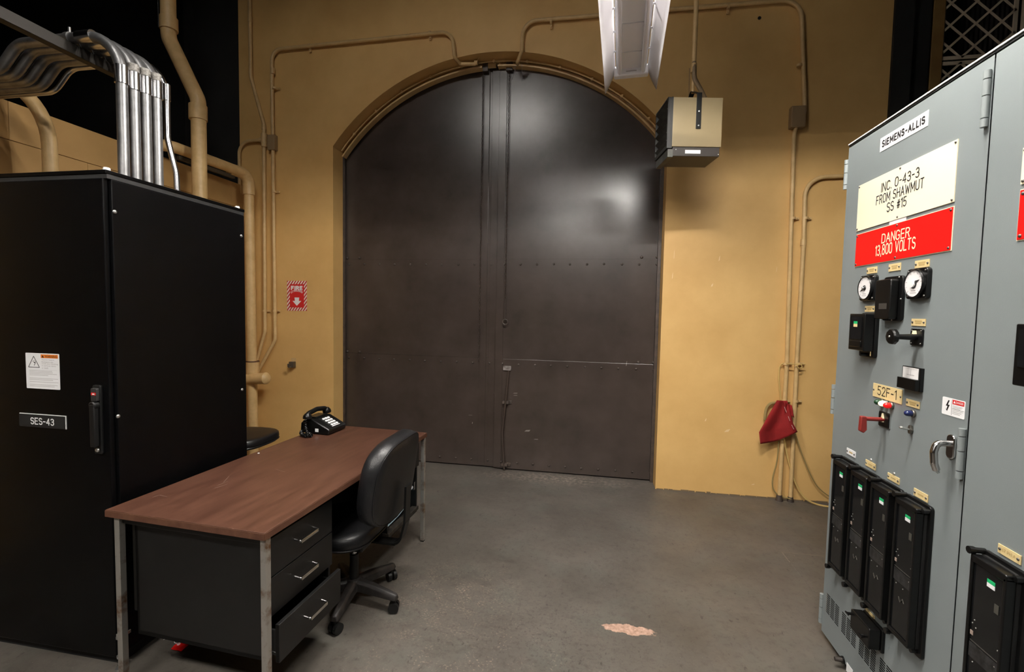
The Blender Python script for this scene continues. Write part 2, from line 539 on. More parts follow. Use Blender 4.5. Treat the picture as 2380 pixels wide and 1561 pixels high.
def stripe_mat():
    mt = bpy.data.materials.new('red white hazard stripes'); mt.use_nodes = True
    nt = mt.node_tree; b = nt.nodes['Principled BSDF']; L = nt.links.new
    tc = nt.nodes.new('ShaderNodeTexCoord'); sx = nt.nodes.new('ShaderNodeSeparateXYZ'); L(tc.outputs['Object'], sx.inputs[0])
    m1 = nt.nodes.new('ShaderNodeMath'); m1.operation = 'MULTIPLY_ADD'
    L(sx.outputs['X'], m1.inputs[0]); m1.inputs[1].default_value = -1.35; L(sx.outputs['Z'], m1.inputs[2])
    m2 = nt.nodes.new('ShaderNodeMath'); m2.operation = 'MULTIPLY'; L(m1.outputs[0], m2.inputs[0]); m2.inputs[1].default_value = 24
    m3 = nt.nodes.new('ShaderNodeMath'); m3.operation = 'FRACT'; L(m2.outputs[0], m3.inputs[0])
    m4 = nt.nodes.new('ShaderNodeMath'); m4.operation = 'GREATER_THAN'; L(m3.outputs[0], m4.inputs[0]); m4.inputs[1].default_value = .52
    mx = nt.nodes.new('ShaderNodeMix'); mx.data_type = 'RGBA'; L(m4.outputs[0], mx.inputs[0])
    mx.inputs[6].default_value = (.80, .72, .62, 1); mx.inputs[7].default_value = (.50, .012, .02, 1)
    L(mx.outputs[2], b.inputs['Base Color']); b.inputs['Roughness'].default_value = .45
    return mt


M_floor = floor_mat()
M_stripe = stripe_mat()

# ------------------------------------------------------------------ the setting
WY, DY = 4.31, 4.52                       # face of the back wall, face of the big door
WF = Fr((0, WY, 0), (1, 0, 0), (0, 0, 1), (0, -1, 0))
DF = Fr((0, DY, 0), (1, 0, 0), (0, 0, 1), (0, -1, 0))
ZT, WXL, WXR = 5.5, -3.66, 2.29
AX, AZ, AR, AHW = -1.01, 1.965, 2.02, 1.6     # arch: centre x, centre z, radius, half width


def arch(x, r=AR):
    return AZ + math.sqrt(max(r * r - (x - AX) ** 2, 0))


floor = tag(MB().bb(-7.5, 5.2, -5.2, 5.2, -.2, 0).build('floor', M_floor, None, 0), 'worn grey painted concrete floor with chips and scuffs', kind='structure')
b = MB().bb(WXL, AX - AHW, WY, 5.1, 0, ZT).bb(AX + AHW, WXR, WY, 5.1, 0, ZT)
NA = 48
xs = [AX - AHW + 2 * AHW * i / NA for i in range(NA + 1)]
for x0, x1 in zip(xs, xs[1:]):
    b.add([(x0, WY, arch(x0)), (x1, WY, arch(x1)), (x1, WY, ZT), (x0, WY, ZT), (x0, 5.1, arch(x0)), (x1, 5.1, arch(x1)), (x1, 5.1, ZT), (x0, 5.1, ZT)],
          [(0, 1, 2, 3), (0, 4, 5, 1), (7, 6, 5, 4), (3, 2, 6, 7)])
wall_back = tag(b.build('wall_back', M_wall, None, 30), 'tan painted masonry wall with a wide arched opening', kind='structure')
# a knock-out hole drilled in the wall above the heater
tag(MB().rod(WF, *at(1765, 42, 1, WY).xz, -.02, .003, .014, .014, 12).build('hole_plug', M_void, wall_back), 'small black hole')

for x_, y_, w_, h_ in ((1672, 600, .012, .05), (1655, 662, .02, .03), (1567, 590, .006, .09), (1563, 640, .008, .06), (1805, 625, .005, .05), (1690, 1000, .05, .03), (1640, 975, .016, .03), (1750, 1125, .03, .012)):
    q = at(x_, y_, 1, WY)
    MB().prism([WF.P(q.x - w_ / 2, q.z - h_ / 2, .0004), WF.P(q.x + w_ * .2, q.z - h_ * .35, .0004), WF.P(q.x + w_ / 2, q.z + h_ / 2, .0004), WF.P(q.x - w_ * .1, q.z + h_ * .2, .0004)], (0, -.0004, 0)).build('paint_chip', mat('pale paint chip', (.78, .58, .32), .6), wall_back, 0)
b = MB()
x_ = AX + AHW + .01
while x_ < WXR - .05:
    w_ = random.uniform(.03, .12)
    b.plate(WF, x_, x_ + w_, 0, random.uniform(.006, .016), .0003, .003)
    x_ += w_ + random.uniform(0, .01)
b.build('dirt_line', mat('dirty wall foot', (.16, .11, .06), .8), wall_back, 0)

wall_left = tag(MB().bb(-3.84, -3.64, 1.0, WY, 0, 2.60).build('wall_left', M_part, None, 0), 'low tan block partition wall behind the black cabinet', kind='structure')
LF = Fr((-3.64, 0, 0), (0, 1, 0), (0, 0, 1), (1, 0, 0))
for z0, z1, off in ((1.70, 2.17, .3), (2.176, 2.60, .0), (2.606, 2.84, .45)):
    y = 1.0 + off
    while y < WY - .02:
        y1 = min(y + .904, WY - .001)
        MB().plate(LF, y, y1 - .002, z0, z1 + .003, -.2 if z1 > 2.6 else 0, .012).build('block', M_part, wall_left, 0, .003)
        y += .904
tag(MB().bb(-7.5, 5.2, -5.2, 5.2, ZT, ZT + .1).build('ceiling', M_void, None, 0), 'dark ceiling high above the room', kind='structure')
tag(MB().bb(-7.5, -7.3, -5.2, 5.2, 0, ZT).build('wall_far_left', M_void, None, 0), 'hall wall beyond the low partition, blackened to stand for darkness', kind='structure')
tag(MB().bb(-7.3, WXL - .62, 4.7, 4.9, 0, ZT).build('wall_back_left', M_void, None, 0), 'wall beyond the partition at back, blackened to stand for darkness', kind='structure')
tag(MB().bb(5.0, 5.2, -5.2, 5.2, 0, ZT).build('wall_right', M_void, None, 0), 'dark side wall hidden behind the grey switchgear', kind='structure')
tag(MB().bb(-7.5, 5.2, -5.2, -5.0, 0, ZT).build('wall_front', mat('darkened hall wall', (.02, .018, .016), .8), None, 0), 'unseen wall behind the photographer, darkened to stand for the dim hall', kind='structure')  # near black colour replaces hall dimness, keeps bounce and reflections down
tag(MB().bb(WXR + .3, 5.0, 5.0, 5.1, 0, ZT).build('wall_back_right', M_void, None, 0), 'dark wall far behind the lattice', kind='structure')

# black columns either side of the tan wall
tag(MB().bb(WXL - .60, WXL - .003, WY + .03, WY + .3, 0, ZT).bb(WXL - .60, WXL - .55, WY - .05, WY + .03, 2.85, ZT).build('steel_column', M_steelblk, None, 0),
    'black painted steel column left of the tan wall', 'column')
tag(MB().bb(WXR + .003, WXR + .14, WY - .02, WY + .3, 0, ZT).bb(WXR + .14, WXR + .30, WY + .05, WY + .3, 0, ZT).build('steel_column', M_steelblk, None, 0),
    'black painted steel column between tan wall and lattice gate', 'column')

# floor hatch
hx, hy = 1.297, 3.33
MB().bb(hx, hx + .6, hy - .5, hy, -.01, .0015).build('floor_hatch', M_floor, floor, 0, .002)
MB().bb(hx - .004, hx, hy - .13, hy + .004, -.01, .0012).bb(hx - .004, hx + .6, hy, hy + .004, -.01, .0012).build('hatch_gap', mat('hatch edge', (.16, .13, .10), .7), floor, 0)

# ------------------------------------------------------------------ the arched door
door = thing('door_1', None, None, (AX, DY, 0))
tag(door, 'dark brown riveted steel double door under the arch', kind='structure')
SPL = -.965            # where the leaves meet
SEAMS = (2.105, 1.118)


def leaf(x0, x1, n0):
    zt = lambda x: arch(x, AR + .02) + .02
    k = 24
    XS = [x0 + (x1 - x0) * i / k for i in range(k + 1)]
    b = MB()
    b.prism([DF.P(x0, .012, n0 - .05), DF.P(x1, .012, n0 - .05)] + [DF.P(x, zt(x), n0 - .05) for x in reversed(XS)], (0, -.045, 0))
    lf = b.build('door_leaf', M_brown, door, 0)
    # riveted plates, lower ones lap over the upper ones
    MB().plate(DF, x0, x1, .012, SEAMS[1], n0 - .005, n0 + .006).build('steel_plate', M_brown, lf, 0, .002)
    MB().plate(DF, x0, x1, SEAMS[1] + .001, SEAMS[0], n0 - .005, n0 + .002).build('steel_plate', M_brown, lf, 0, .001)
    MB().prism([DF.P(x0, SEAMS[0] + .001, n0 - .005), DF.P(x1, SEAMS[0] + .001, n0 - .005)] + [DF.P(x, zt(x), n0 - .005) for x in reversed(XS)], (0, -.003, 0)).build('steel_plate', M_brown, lf, 0)
    nn = 10
    for zz, n_ in ((SEAMS[0] - .05, .002), (SEAMS[1] - .05, .006), (.075, .006)):
        for i in range(nn):
            screw(DF, x0 + .08 + (x1 - x0 - .14) * i / (nn - 1) + random.uniform(-.004, .004), zz + random.uniform(-.003, .003), n0 + n_, .011, lf, M_brownd, 'rivet')
    for zz in (SEAMS[0] + .015, SEAMS[1] + .015):
        for dx in (.06, .2):
            xx = x1 - dx if x1 > 0 else x0 + dx
            screw(DF, xx, zz, n0 - .003 + .004, .014, lf, M_brownd, 'rivet')
    return lf


lf_l = leaf(AX - AHW - .03, SPL - .002, -.012)
lf_r = leaf(SPL, AX + AHW + .03, .012)
# meeting strip on the left leaf, angle on the right leaf
MB().plate(DF, SPL - .17, SPL - .10, .02, 3.95, -.012, .0).build('meeting_strip', M_brown, door, 0, .002)
MB().plate(DF, SPL - .075, SPL - .003, .02, 3.95, -.012, -.004).build('meeting_strip', M_brown, door, 0, .002)
MB().plate(DF, SPL, SPL + .075, .02, 3.93, .012, .022).build('meeting_strip', M_brown, door, 0, .002)
# jamb angle on the right side
MB().plate(DF, AX + AHW - .03, AX + AHW, .0, 3.1, .014, .05).build('jamb_angle', M_brownd, door, 0, .002)
MB().plate(DF, AX - AHW, AX - AHW + .02, .0, 3.15, .002, .03).build('jamb_angle', M_brownd, door, 0, .002)


def link_chain(x, z0, z1, n, par, y=DY):
    b = MB(); k = 0; z = z0
    p = .021
    while z > z1 + p:
        pts = []
        for t in range(8):
            a = 2 * PI * t / 8
            u, v = .0062 * math.cos(a), .0125 * math.sin(a)
            pts.append(Vector((x + (u if k % 2 else 0), y - n - (0 if k % 2 else u), z - p / 2 + v)))
        b.tube(pts, .0026, 4, closed=True)
        z -= p; k += 1
    return b.build('chain', M_brownd, par, 40)


cx1 = at(1118, 500, 1, DY - .03).x
link_chain(cx1, 3.93, at(1116, 838, 1, DY - .03).z, .03, door)
p = at(1174, 700, 1, DY - .045)
link_chain(p.x, 3.90, p.z, .045, door)
rc = at(1174, 748, 1, DY - .05)
MB().tube([rc + Vector((.026 * math.cos(a * PI / 8), 0, .026 * math.sin(a * PI / 8))) for a in range(16)], .0055, 6, closed=True).build('pull_ring', M_brownd, door)
MB().tube([(rc.x, DY - .045, p.z + .02), (rc.x, DY - .05, rc.z + .03)], .004, 6).build('chain_hook', M_brownd, door)
# cane bolt
t0, t1, t2 = at(1179, 856, 1, DY - .05), at(1175, 935, 1, DY - .05), at(1172, 1080, 1, DY - .05)
bolt = MB().tube(fillet([(t0.x + .012, DY - .04, t0.z - .02), (t1.x, DY - .055, t1.z), (t1.x - .03, DY - .055, (t1.z + t2.z) / 2), (t2.x, DY - .05, t2.z - .04), (t2.x, DY - .05, .012)], .4), .0105, 10).build('cane_bolt', M_brown, door)
MB().plate(DF, t0.x - .045, t0.x + .035, t0.z - .022, t0.z + .022, .02, .034, .008).build('bolt_keeper', mat('chipped keeper', (.30, .27, .26), .6, 0, (.09, .07, .06), 30), bolt, 40, .002)
for tt in (t1, t2):
    MB().plate(DF, tt.x - .032, tt.x + .032, tt.z - .014, tt.z + .014, .01, .058, .006).bb(tt.x + .02, tt.x + .06, DY - .03, DY - .012, tt.z - .016, tt.z + .016).build('bolt_guide', M_brownd, bolt, 40, .002)
# scratches of chipped paint
for x, y, w_, h_ in ((1198, 913, .05, .008), (1198, 918, .045, .006), (1226, 1000, .06, .02), (1246, 1020, .05, .006), (1456, 844, .01, .05), (1092, 965, .05, .004), (1097, 983, .01, .02)):
    q = at(x, y, 1, DY - .012)
    if q.x < SPL: nn_ = -.004
    else: nn_ = .0185
    MB().prism([DF.P(q.x - w_ / 2, q.z - h_ / 2, nn_), DF.P(q.x + w_ * .3, q.z - h_ * .4, nn_), DF.P(q.x + w_ / 2, q.z + h_ / 2, nn_), DF.P(q.x - w_ * .2, q.z + h_ * .3, nn_)], (0, -.0004, 0)).build('paint_chip', mat('bare primer', (.17, .145, .13), .6), door, 0)
MB().plate(DF, cx1 + .0, cx1 + .05, 3.90, 3.99, .02, .05).plate(DF, p.x - .03, p.x + .03, 3.89, 3.97, .02, .05).build('chain_bracket', M_brownd, door, 0)

# arched frame angle (trim) and thin cable clipped round the reveal
tr = thing('trim_1', None, None, (AX, 4.45, 0))
tag(tr, 'curved tan angle iron framing the arch above the door', kind='structure')


def arcpts(r, y, a0, a1, n):
    return [Vector((AX + r * math.sin(R(a)), y, AZ + r * math.cos(R(a)))) for a in [a0 + (a1 - a0) * i / n for i in range(n + 1)]]


AEND = math.degrees(math.asin(AHW / AR)) - .3


def arc_band(r0, r1, y0, y1, a0, a1, n=30):
    b = MB()
    A, B_, C_, D_ = arcpts(r0, y0, a0, a1, n), arcpts(r1, y0, a0, a1, n), arcpts(r1, y1, a0, a1, n), arcpts(r0, y1, a0, a1, n)
    vs, fs = [], []
    for i in range(n + 1): vs += [A[i], B_[i], C_[i], D_[i]]
    for i in range(n):
        o = i * 4
        for j in range(4): fs.append((o + j, o + (j + 1) % 4, o + 4 + (j + 1) % 4, o + 4 + j))
    fs += [(3, 2, 1, 0), tuple(n * 4 + j for j in range(4))]
    return b.add(vs, fs)


arc_band(AR - .062, AR - .048, 4.44, 4.51, -AEND - 1.2, -3.5, 26).build('frame_segment', M_tan, tr, 30)
arc_band(AR - .048, AR - .008, 4.497, 4.509, -AEND, -3.5, 26).build('frame_segment', M_tan, tr, 30)
arc_band(AR - .062, AR - .048, 4.44, 4.51, 1.0, AEND + 1.2, 26).build('frame_segment', M_tan, tr, 30)
arc_band(AR - .048, AR - .008, 4.497, 4.509, 1.0, AEND, 26).build('frame_segment', M_tan, tr, 30)
arc_band(AR - .050, AR - .010, 4.48, 4.50, -2.2, .3, 8).build('frame_segment', M_tan, tr, 30)
MB().tube(arcpts(AR - .022, 4.43, -AEND, AEND, 50), .007, 8).build('cable', M_tan, tr)
for k in range(11):
    a = -46 + k * 9.2
    q = arcpts(AR - .022, 4.43, a, a, 1)[0]
    q2 = arcpts(AR - .002, 4.43, a, a, 1)[0]
    MB().cyl(q - Vector((0, .012, 0)), q + Vector((0, .012, 0)), .013, n=8).cyl(q, q2, .008, n=6).build('cable_clip', M_tan, tr)
for k, (x0, y0, x1, y1) in enumerate(((1198, 152, 1196, 168), (1196, 168, 1190, 185), (1213, 148, 1213, 188))):
    MB().tube([at(x0, y0, 1, 4.42), at(x1, y1, 1, 4.42)], .0015, 5).build('loose_wire', M_greyink, tr)


# ------------------------------------------------------------------ pipes and conduits
def strap(p, along, out, r, parent, m_=None, name='pipe_strap'):
    """clamp round a pipe at p plus a foot onto the wall"""
    p, along, out = Vector(p), Vector(along).normalized(), Vector(out).normalized()
    side = along.cross(out).normalized()
    MB().cyl(p - along * .010, p + along * .010, r * 1.25, n=12).bar(p + side * r - out * r * .9, p + side * (r + .035) - out * r * .9, .02, .012, out).cyl(
        p + side * (r + .022) - out * r * .9, p + side * (r + .022) - out * (r * .9 - .014), .007, n=8).build(name, m_ or M_tan, parent)


def coupling(p, along, r, ln, parent, m_=None, name='coupling'):
    p, along = Vector(p), Vector(along).normalized()
    MB().cyl(p - along * ln / 2, p + along * ln / 2, r * 1.22, n=14).build(name, m_ or M_tan, parent)


ZV = Vector((0, 0, 1)); XV = Vector((1, 0, 0)); YV = Vector((0, 1, 0)); OUT = Vector((0, -1, 0))
r1 = .017
yc = WY - .032
wp = lambda x, y, yy=yc: at(x, y, 1, yy)

# conduit A: from the ceiling down the left end of the wall, kinked, through a T fitting
t = thing('conduit', 'tan conduit at far left of wall, kinked inward to a T fitting', 'conduit', (wp(614, 500).x, yc, .9))
xa = wp(581, 100).x
P = [(xa, yc, ZT), (xa + .004, yc, wp(582, 178).z), wp(613, 288), wp(616, 770), wp(597, 838, yc - .01)]
MB().tube(fillet(P, .12), r1, 12).build('pipe', M_tan, t)
q = wp(614, 325)
MB().cyl(q + ZV * .06, q - ZV * .07, r1 * 1.7, n=14).cyl(q, q - XV * .05, r1 * 1.4, n=12).build('t_fitting', M_tan, t)
e = wp(556, 392)
MB().tube(fillet([q, (e.x, yc, q.z - .005), (e.x + .002, yc, e.z - .25)], .13, 9), r1 * .9, 12).build('branch', M_tan, t)
coupling(wp(613, 295), ZV, r1, .05, t)
coupling(wp(581, 45), ZV, r1, .05, t)
strap(wp(615, 722), ZV, OUT, r1, t)

# conduit B: up the left of the arch, over and down to the arch crown
t = thing('conduit', 'tan conduit from wall corner over to left side of arch crown', 'conduit', (wp(637, 500).x, yc, .8))
P = [wp(600, 862, yc - .01), wp(637, 780), wp(637, 290), wp(632, 118), wp(655, 112), wp(1025, 76), wp(1052, 82), wp(1057, 132)]
x_b = wp(637, 500).x
zt = wp(637, 100).z
P = [wp(600, 862, yc - .03), (x_b, yc, wp(637, 790).z), (x_b - .01, yc, wp(632, 116).z), wp(1052, 73), wp(1056, 133), (wp(1062, 138).x, yc + .10, arch(wp(1062, 138).x) - .025), (wp(1098, 140).x, yc + .12, arch(wp(1098, 140).x) - .045)]
MB().tube(fillet(P, [.12, .11, .13, .03, .03]), r1, 12).build('pipe', M_tan, t)
for s_ in ((637, 205), (637, 445), (638, 722)): strap(wp(*s_), ZV, OUT, r1, t)
for s_ in ((719, 107), (999, 78)): strap(wp(*s_), XV, OUT, r1, t)
coupling(wp(634, 165), ZV, r1, .06, t)
qb = wp(634, 332)
MB().plate(WF, qb.x - .045, qb.x + .035, qb.z - .075, qb.z + .075, .001, .055, .004).build('junction_box', mat('brown box paint', (.30, .20, .10), .6), t, 30, .003)
e2 = Vector((wp(1100, 138).x, yc + .12, arch(wp(1100, 138).x) - .035))
MB().cyl(e2 - XV * .02, e2 + XV * .012, r1 * 1.3, n=12).tube([e2, e2 + Vector((.03, -.03, .035))], .004, 6).build('end_bushing', M_tan, t)

# conduit C: from arch crown to the right, down the right of the wall with a box
t = thing('conduit', 'tan conduit from arch crown across the top and down beside red cloth', 'conduit', (wp(1830, 900).x, yc, 0))
xs_ = wp(1203, 128)
P = [(wp(1197, 148).x, yc + .13, arch(wp(1197, 148).x) - .06), (xs_.x - .01, yc + .05, xs_.z - .04), wp(1213, 118), wp(1216, 50), wp(1862, -2), (wp(1850, 400).x + .045, yc, wp(1852, 262).z), wp(1846, 300), wp(1829, 840), (wp(1811, 1158, yc).x, yc, .0)]
MB().tube(fillet(P, [.03, .03, .13, .16, .1, .3, .3]), r1, 12).build('pipe', M_tan, t)
for s_ in ((1281, 50), (1693, 15)): strap(wp(*s_), XV, OUT, r1, t)
for s_ in ((1858, 152), (1843, 507), (1826, 845), (1822, 932)): strap(wp(*s_), ZV, OUT, r1, t)
qb = wp(1853, 273)
MB().plate(WF, qb.x - .055, qb.x + .055, qb.z - .085, qb.z + .085, .001, .06, .004).plate(WF, qb.x - .048, qb.x + .048, qb.z - .078, qb.z + .078, .06, .064, .004).build('junction_box', mat('brown box paint', (.30, .20, .10), .6), t, 30, .002)
MB().cyl((wp(1811, 1158).x, yc, 0), (wp(1811, 1158).x, yc, .05), .03, .022, 14).build('floor_collar', M_brownd, t)

# conduit D: out of the switchgear, elbow, down next to C
t = thing('conduit', 'tan conduit leaving the grey switchgear and dropping to the floor', 'conduit', (wp(1850, 900).x, yc, 0))
P = [(wp(2000, 410).x + .25, yc, wp(1960, 410).z + .01), wp(1872, 413), wp(1868, 560), wp(1852, 840), (wp(1837, 1160).x, yc, .0)]
MB().tube(fillet(P, [.15, .3, .3]), r1, 12).build('pipe', M_tan, t)
coupling(wp(1867, 563), ZV, r1, .05, t)
for s_ in ((1872, 507), (1855, 845), (1849, 932)): strap(wp(*s_), ZV, OUT, r1, t)
MB().cyl((wp(1837, 1160).x, yc, 0), (wp(1837, 1160).x, yc, .04), .028, .02, 14).build('floor_collar', M_brownd, t)

# big tan drain along the partition, elbow and riser with capped branch
px_ = -3.475
t = thing('drain_pipe', 'thick tan pipe along partition top, turning down beside black cabinet', 'pipe', (-3.41, 4.15, 0))
zt = at(580, 402, 0, -3.43).z - .02
MB().tube(fillet([(-4.4, 3.30, zt - .0), (-3.475, 3.30, zt), (-3.43, 4.15, zt), (-3.41, 4.15, 0)], .10, 8), .046, 18).build('pipe', M_tan, t)
MB().tube(fillet([(-3.47, 3.95, zt), (-3.43, 4.15, zt), (-3.428, 4.15, zt - .2)], .10, 8), .055, 18).build('elbow', M_tan, t)
zc = at(598, 840, 1, 4.15).z
coupling((-3.41, 4.15, zc - .10), ZV, .05, .20, t)
MB().cyl((-3.41, 4.15, zc - .004), (-3.41, 4.15, zc + .006), .063, n=18).build('rust_ring', mat('rust ring', (.09, .04, .02), .7), t)
zb = at(600, 880, 1, 4.15).z
MB().cyl((-3.55, 4.13, zb - .01), (-3.24, 4.11, zb + .015), .056, n=18).lathe((-3.245, 4.11, zb + .015), (1, -.06, .08), [(.06, 0), (.06, .02), (.045, .04), (.02, .05)], 18).build('capped_branch', M_tan, t)
MB().bar((-3.5, 3.42, zt - .064), (-3.47, 4.0, zt - .064), .03, .03).build('support_rail', mat('dark rail', (.05, .04, .025), .6), t)

# large tan pipe with an offset behind the cabinet
yb = 3.4
bp = lambda x, y: at(x, y, 1, yb)
t = thing('stack_pipe', 'large tan vertical pipe with an offset bend behind black cabinet', 'pipe', (bp(462, 445).x, yb, 0))
P = [(bp(392, 0).x, yb, ZT), (bp(392, 80).x, yb, bp(392, 88).z), (bp(461, 230).x, yb, bp(461, 232).z), (bp(461, 300).x - .01, yb, 0)]
MB().tube(fillet(P, .16, 8), .056, 20).build('pipe', M_tan, t)
coupling((bp(392, 40).x, yb, bp(392, 62).z + .02), ZV, .054, .10, t)
coupling((bp(461, 270).x - .002, yb, bp(461, 262).z), ZV, .055, .12, t)
MB().cyl((bp(377, 0).x, yb - .04, ZT), (bp(379, 70).x, yb - .04, bp(379, 70).z), .004, n=6).build('wire', M_blackink, t)

# tan pipe elbow at far left
ye = 2.3
ep = lambda x, y: at(x, y, 1, ye)
t = thing('elbow_pipe', 'tan pipe curving down behind the cabinet at far left', 'pipe', (ep(122, 395).x, ye, 0))
q = ep(122, 380)
P = [(ep(-300, 190).x, ye - .02, q.z + .64), (q.x, ye, q.z + .36), (q.x, ye, 0)]
MB().tube(fillet([(q.x - 1.2, ye - .25, q.z + .52), (q.x - .02, ye, q.z + .52), (q.x, ye, 0)], .42, 12), .037, 18).build('pipe', M_tan, t)

# ------------------------------------------------------------------ grey switchgear
SX = 1.161
SGY0, SGYM, SGY1, SGZ = .85, 1.66, 2.472, 2.398
SF = Fr((SX, 0, 0), (0, -1, 0), (0, 0, 1), (-1, 0, 0))     # u = -y


def sg(px, py, n=0.0):
    q = at(px, py, 0, SX - n)
    return -q.y, q.z


z7 = lambda x, y: (1840 + x / 2.365, y / 2.365)
z8 = lambda x, y: (1880 + x / 3.122, 580 + y / 3.122)
z9 = lambda x, y: (1880 + x / 2.782, 1000 + y / 2.782)
zc_ = lambda x, y: (1980 + x / 3.716, 600 + y / 3.716)
zr = lambda x, y: (1860 + x / 5.186, 1260 + y / 5.186)


def rect(tl, br, n=0.0):
    a, b_ = sg(*tl, n), sg(*br, n)
    return a[0], b_[0], b_[1], a[1]       # u0,u1,v0,v1


cab1 = thing('switchgear_cabinet', 'grey switchgear cabinet covered with meters, relays and red danger plate', 'electrical cabinet', (SX + .6, (SGYM + SGY1) / 2, 0), 0)
cab2 = thing('switchgear_cabinet', 'grey switchgear cabinet at right edge of the picture, cut by the frame', 'electrical cabinet', (SX + .6, (SGY0 + SGYM) / 2, 0), 0)


def plate_holes(fr, u0, u1, v0, v1, holes, n):
    us = sorted({u0, u1} | {h[0] for h in holes} | {h[1] for h in holes})
    vs = sorted({v0, v1} | {h[2] for h in holes} | {h[3] for h in holes})
    b = MB()
    idx = {}
    V_, F_ = [], []

    def vid(i, j):
        if (i, j) not in idx:
            idx[(i, j)] = len(V_); V_.append(fr.P(us[i], vs[j], n))
        return idx[(i, j)]
    for i in range(len(us) - 1):
        for j in range(len(vs) - 1):
            cu, cv = (us[i] + us[i + 1]) / 2, (vs[j] + vs[j + 1]) / 2
            if any(h[0] < cu < h[1] and h[2] < cv < h[3] for h in holes): continue
            F_.append((vid(i, j), vid(i + 1, j), vid(i + 1, j + 1), vid(i, j + 1)))
    return b.add(V_, F_)


def cab_shell(cab, y0, y1):
    u0, u1 = -y1, -y0
    MB().bb(SX + .022, SX + 1.2, y0 + .002, y1, .06, SGZ).build('body', M_grey, cab, 0, .003)
    MB().bb(SX + .05, SX + 1.18, y0 + .01, y1 - .01, 0, .06).build('plinth', M_blackd, cab, 0)
    MB().bb(SX + .0, SX + 1.2, y0 + .002, y1, SGZ + .001, SGZ + .012).build('roof_sheet', M_blackd, cab, 0)
    MB().bb(SX - .004, SX + .006, y0 + .002, y1, SGZ + .009, SGZ + .014).build('roof_edge', M_lampw, cab, 0)


cab_shell(cab1, SGYM, SGY1)
cab_shell(cab2, SGY0, SGYM)
# door of the first section with punched vent slots
holes = []
g0 = -2.443
GW, GP = .124, .1435
rows, cols = 10, 3
VZ0, VZ1 = .152, .249
for g in range(5):
    for c in range(cols):
        hu0 = g0 + g * GP + c * (GW / cols) + .003
        hu1 = hu0 + GW / cols - .006
        for r_ in range(rows):
            hz = VZ0 + (VZ1 - VZ0) * (r_ + .5) / rows
            holes.append((hu0, hu1, hz - .0035, hz + .0035))
d1 = plate_holes(SF, -SGY1 + .001, -SGYM - .0018, .035, SGZ - .004, holes, 0).build('door', M_grey, cab1, 0, solid=.0008)
MB().plate(SF, g0 - .01, g0 + 5 * GP + .01, .14, .26, -.016, -.010).build('vent_backing', M_blackd, d1, 0)
d2 = MB().plate(SF, -SGYM + .0018, -SGY0 - .006, .035, SGZ - .004, -.018, 0).build('door', M_grey, cab2, 0, .003)
MB().plate(SF, -SGYM - .006, -SGYM + .006, .035, SGZ - .03, -.03, -.008).build('seam', mat('dark seam', (.10, .11, .11), .6), cab1, 0)


def hinge(px, py0, py1, du, par, r=.0085):
    u, v1_ = sg(px, py0); _, v0_ = sg(px, py1)
    L_ = v1_ - v0_
    for k in range(4):
        a = v0_ + L_ * (0, .16, .55, .84)[k]; b_ = v0_ + L_ * (.16, .55, .84, 1)[k]
        MB().cyl(SF.P(u + du, a + .0015, .008), SF.P(u + du, b_ - .0015, .008), r, n=12).build('hinge_knuckle', M_greyd, par)
    return u


for px, a, b_ in ((2303, 162, 292), (2244, 995, 1117)): hinge(px, a, b_, 0, cab1, .0095)
for a, b_ in ((370, 440), (893, 962), (1380, 1448)):
    u = -SGY1 - .006
    v1_ = at(1970 - (a - 345) * .06, a, 1, SGY1).z; v0_ = at(1970 - (b_ - 345) * .06, b_, 1, SGY1).z
    L_ = v1_ - v0_
    for k in range(4):
        aa = v0_ + L_ * (0, .16, .55, .84)[k]; bb_ = v0_ + L_ * (.16, .55, .84, 1)[k]
        MB().cyl(SF.P(u - .002, aa + .0015, .002), SF.P(u - .002, bb_ - .0015, .002), .0095, n=12).build('hinge_knuckle', M_greyd, cab1)


def nameplate(par, r, m_=None, lines=2, holes_=2, rad=0.0, thick=.0025, n0=.0005, sr=.004, name='nameplate', smat=None):
    u0, u1, v0, v1 = r
    o = MB().plate(SF, u0, u1, v0, v1, n0, n0 + thick, rad).build(name, m_ or M_tanplate, par, 0)
    vm = (v0 + v1) / 2
    for uu in (u0 + .007, u1 - .007)[:holes_]:
        screw(SF, uu, vm, n0 + thick, sr, o, smat or M_screwd)
    for k in range(lines):
        hh = (v1 - v0) * .12
        vv = v0 + (v1 - v0) * (.36 + .28 * k if lines == 2 else .5)
        w_ = (u1 - u0) * (.25 if k else .2)
        MB().plate(SF, (u0 + u1) / 2 - w_, (u0 + u1) / 2 + w_, vv - hh, vv + hh, n0 + thick, n0 + thick + .0003).build('engraved_line', M_tanink, o, 0)
    return o


# maker's label
u0, u1, v0, v1 = rect(z7(491, 762), z7(750, 690))
o = MB().plate(SF, u0, u1, v0, v1, .0003, .0015).build('maker_label', M_label, cab1, 0)
a = rect(z7(499, 776), z7(744, 670)); engrave('SIEMENS-ALLIS', SF, u0 + .05 * (u1 - u0), u1 - .05 * (u1 - u0), v0 + .24 * (v1 - v0), v1 - .24 * (v1 - v0), .0022, M_blackink, o, .19, .34)
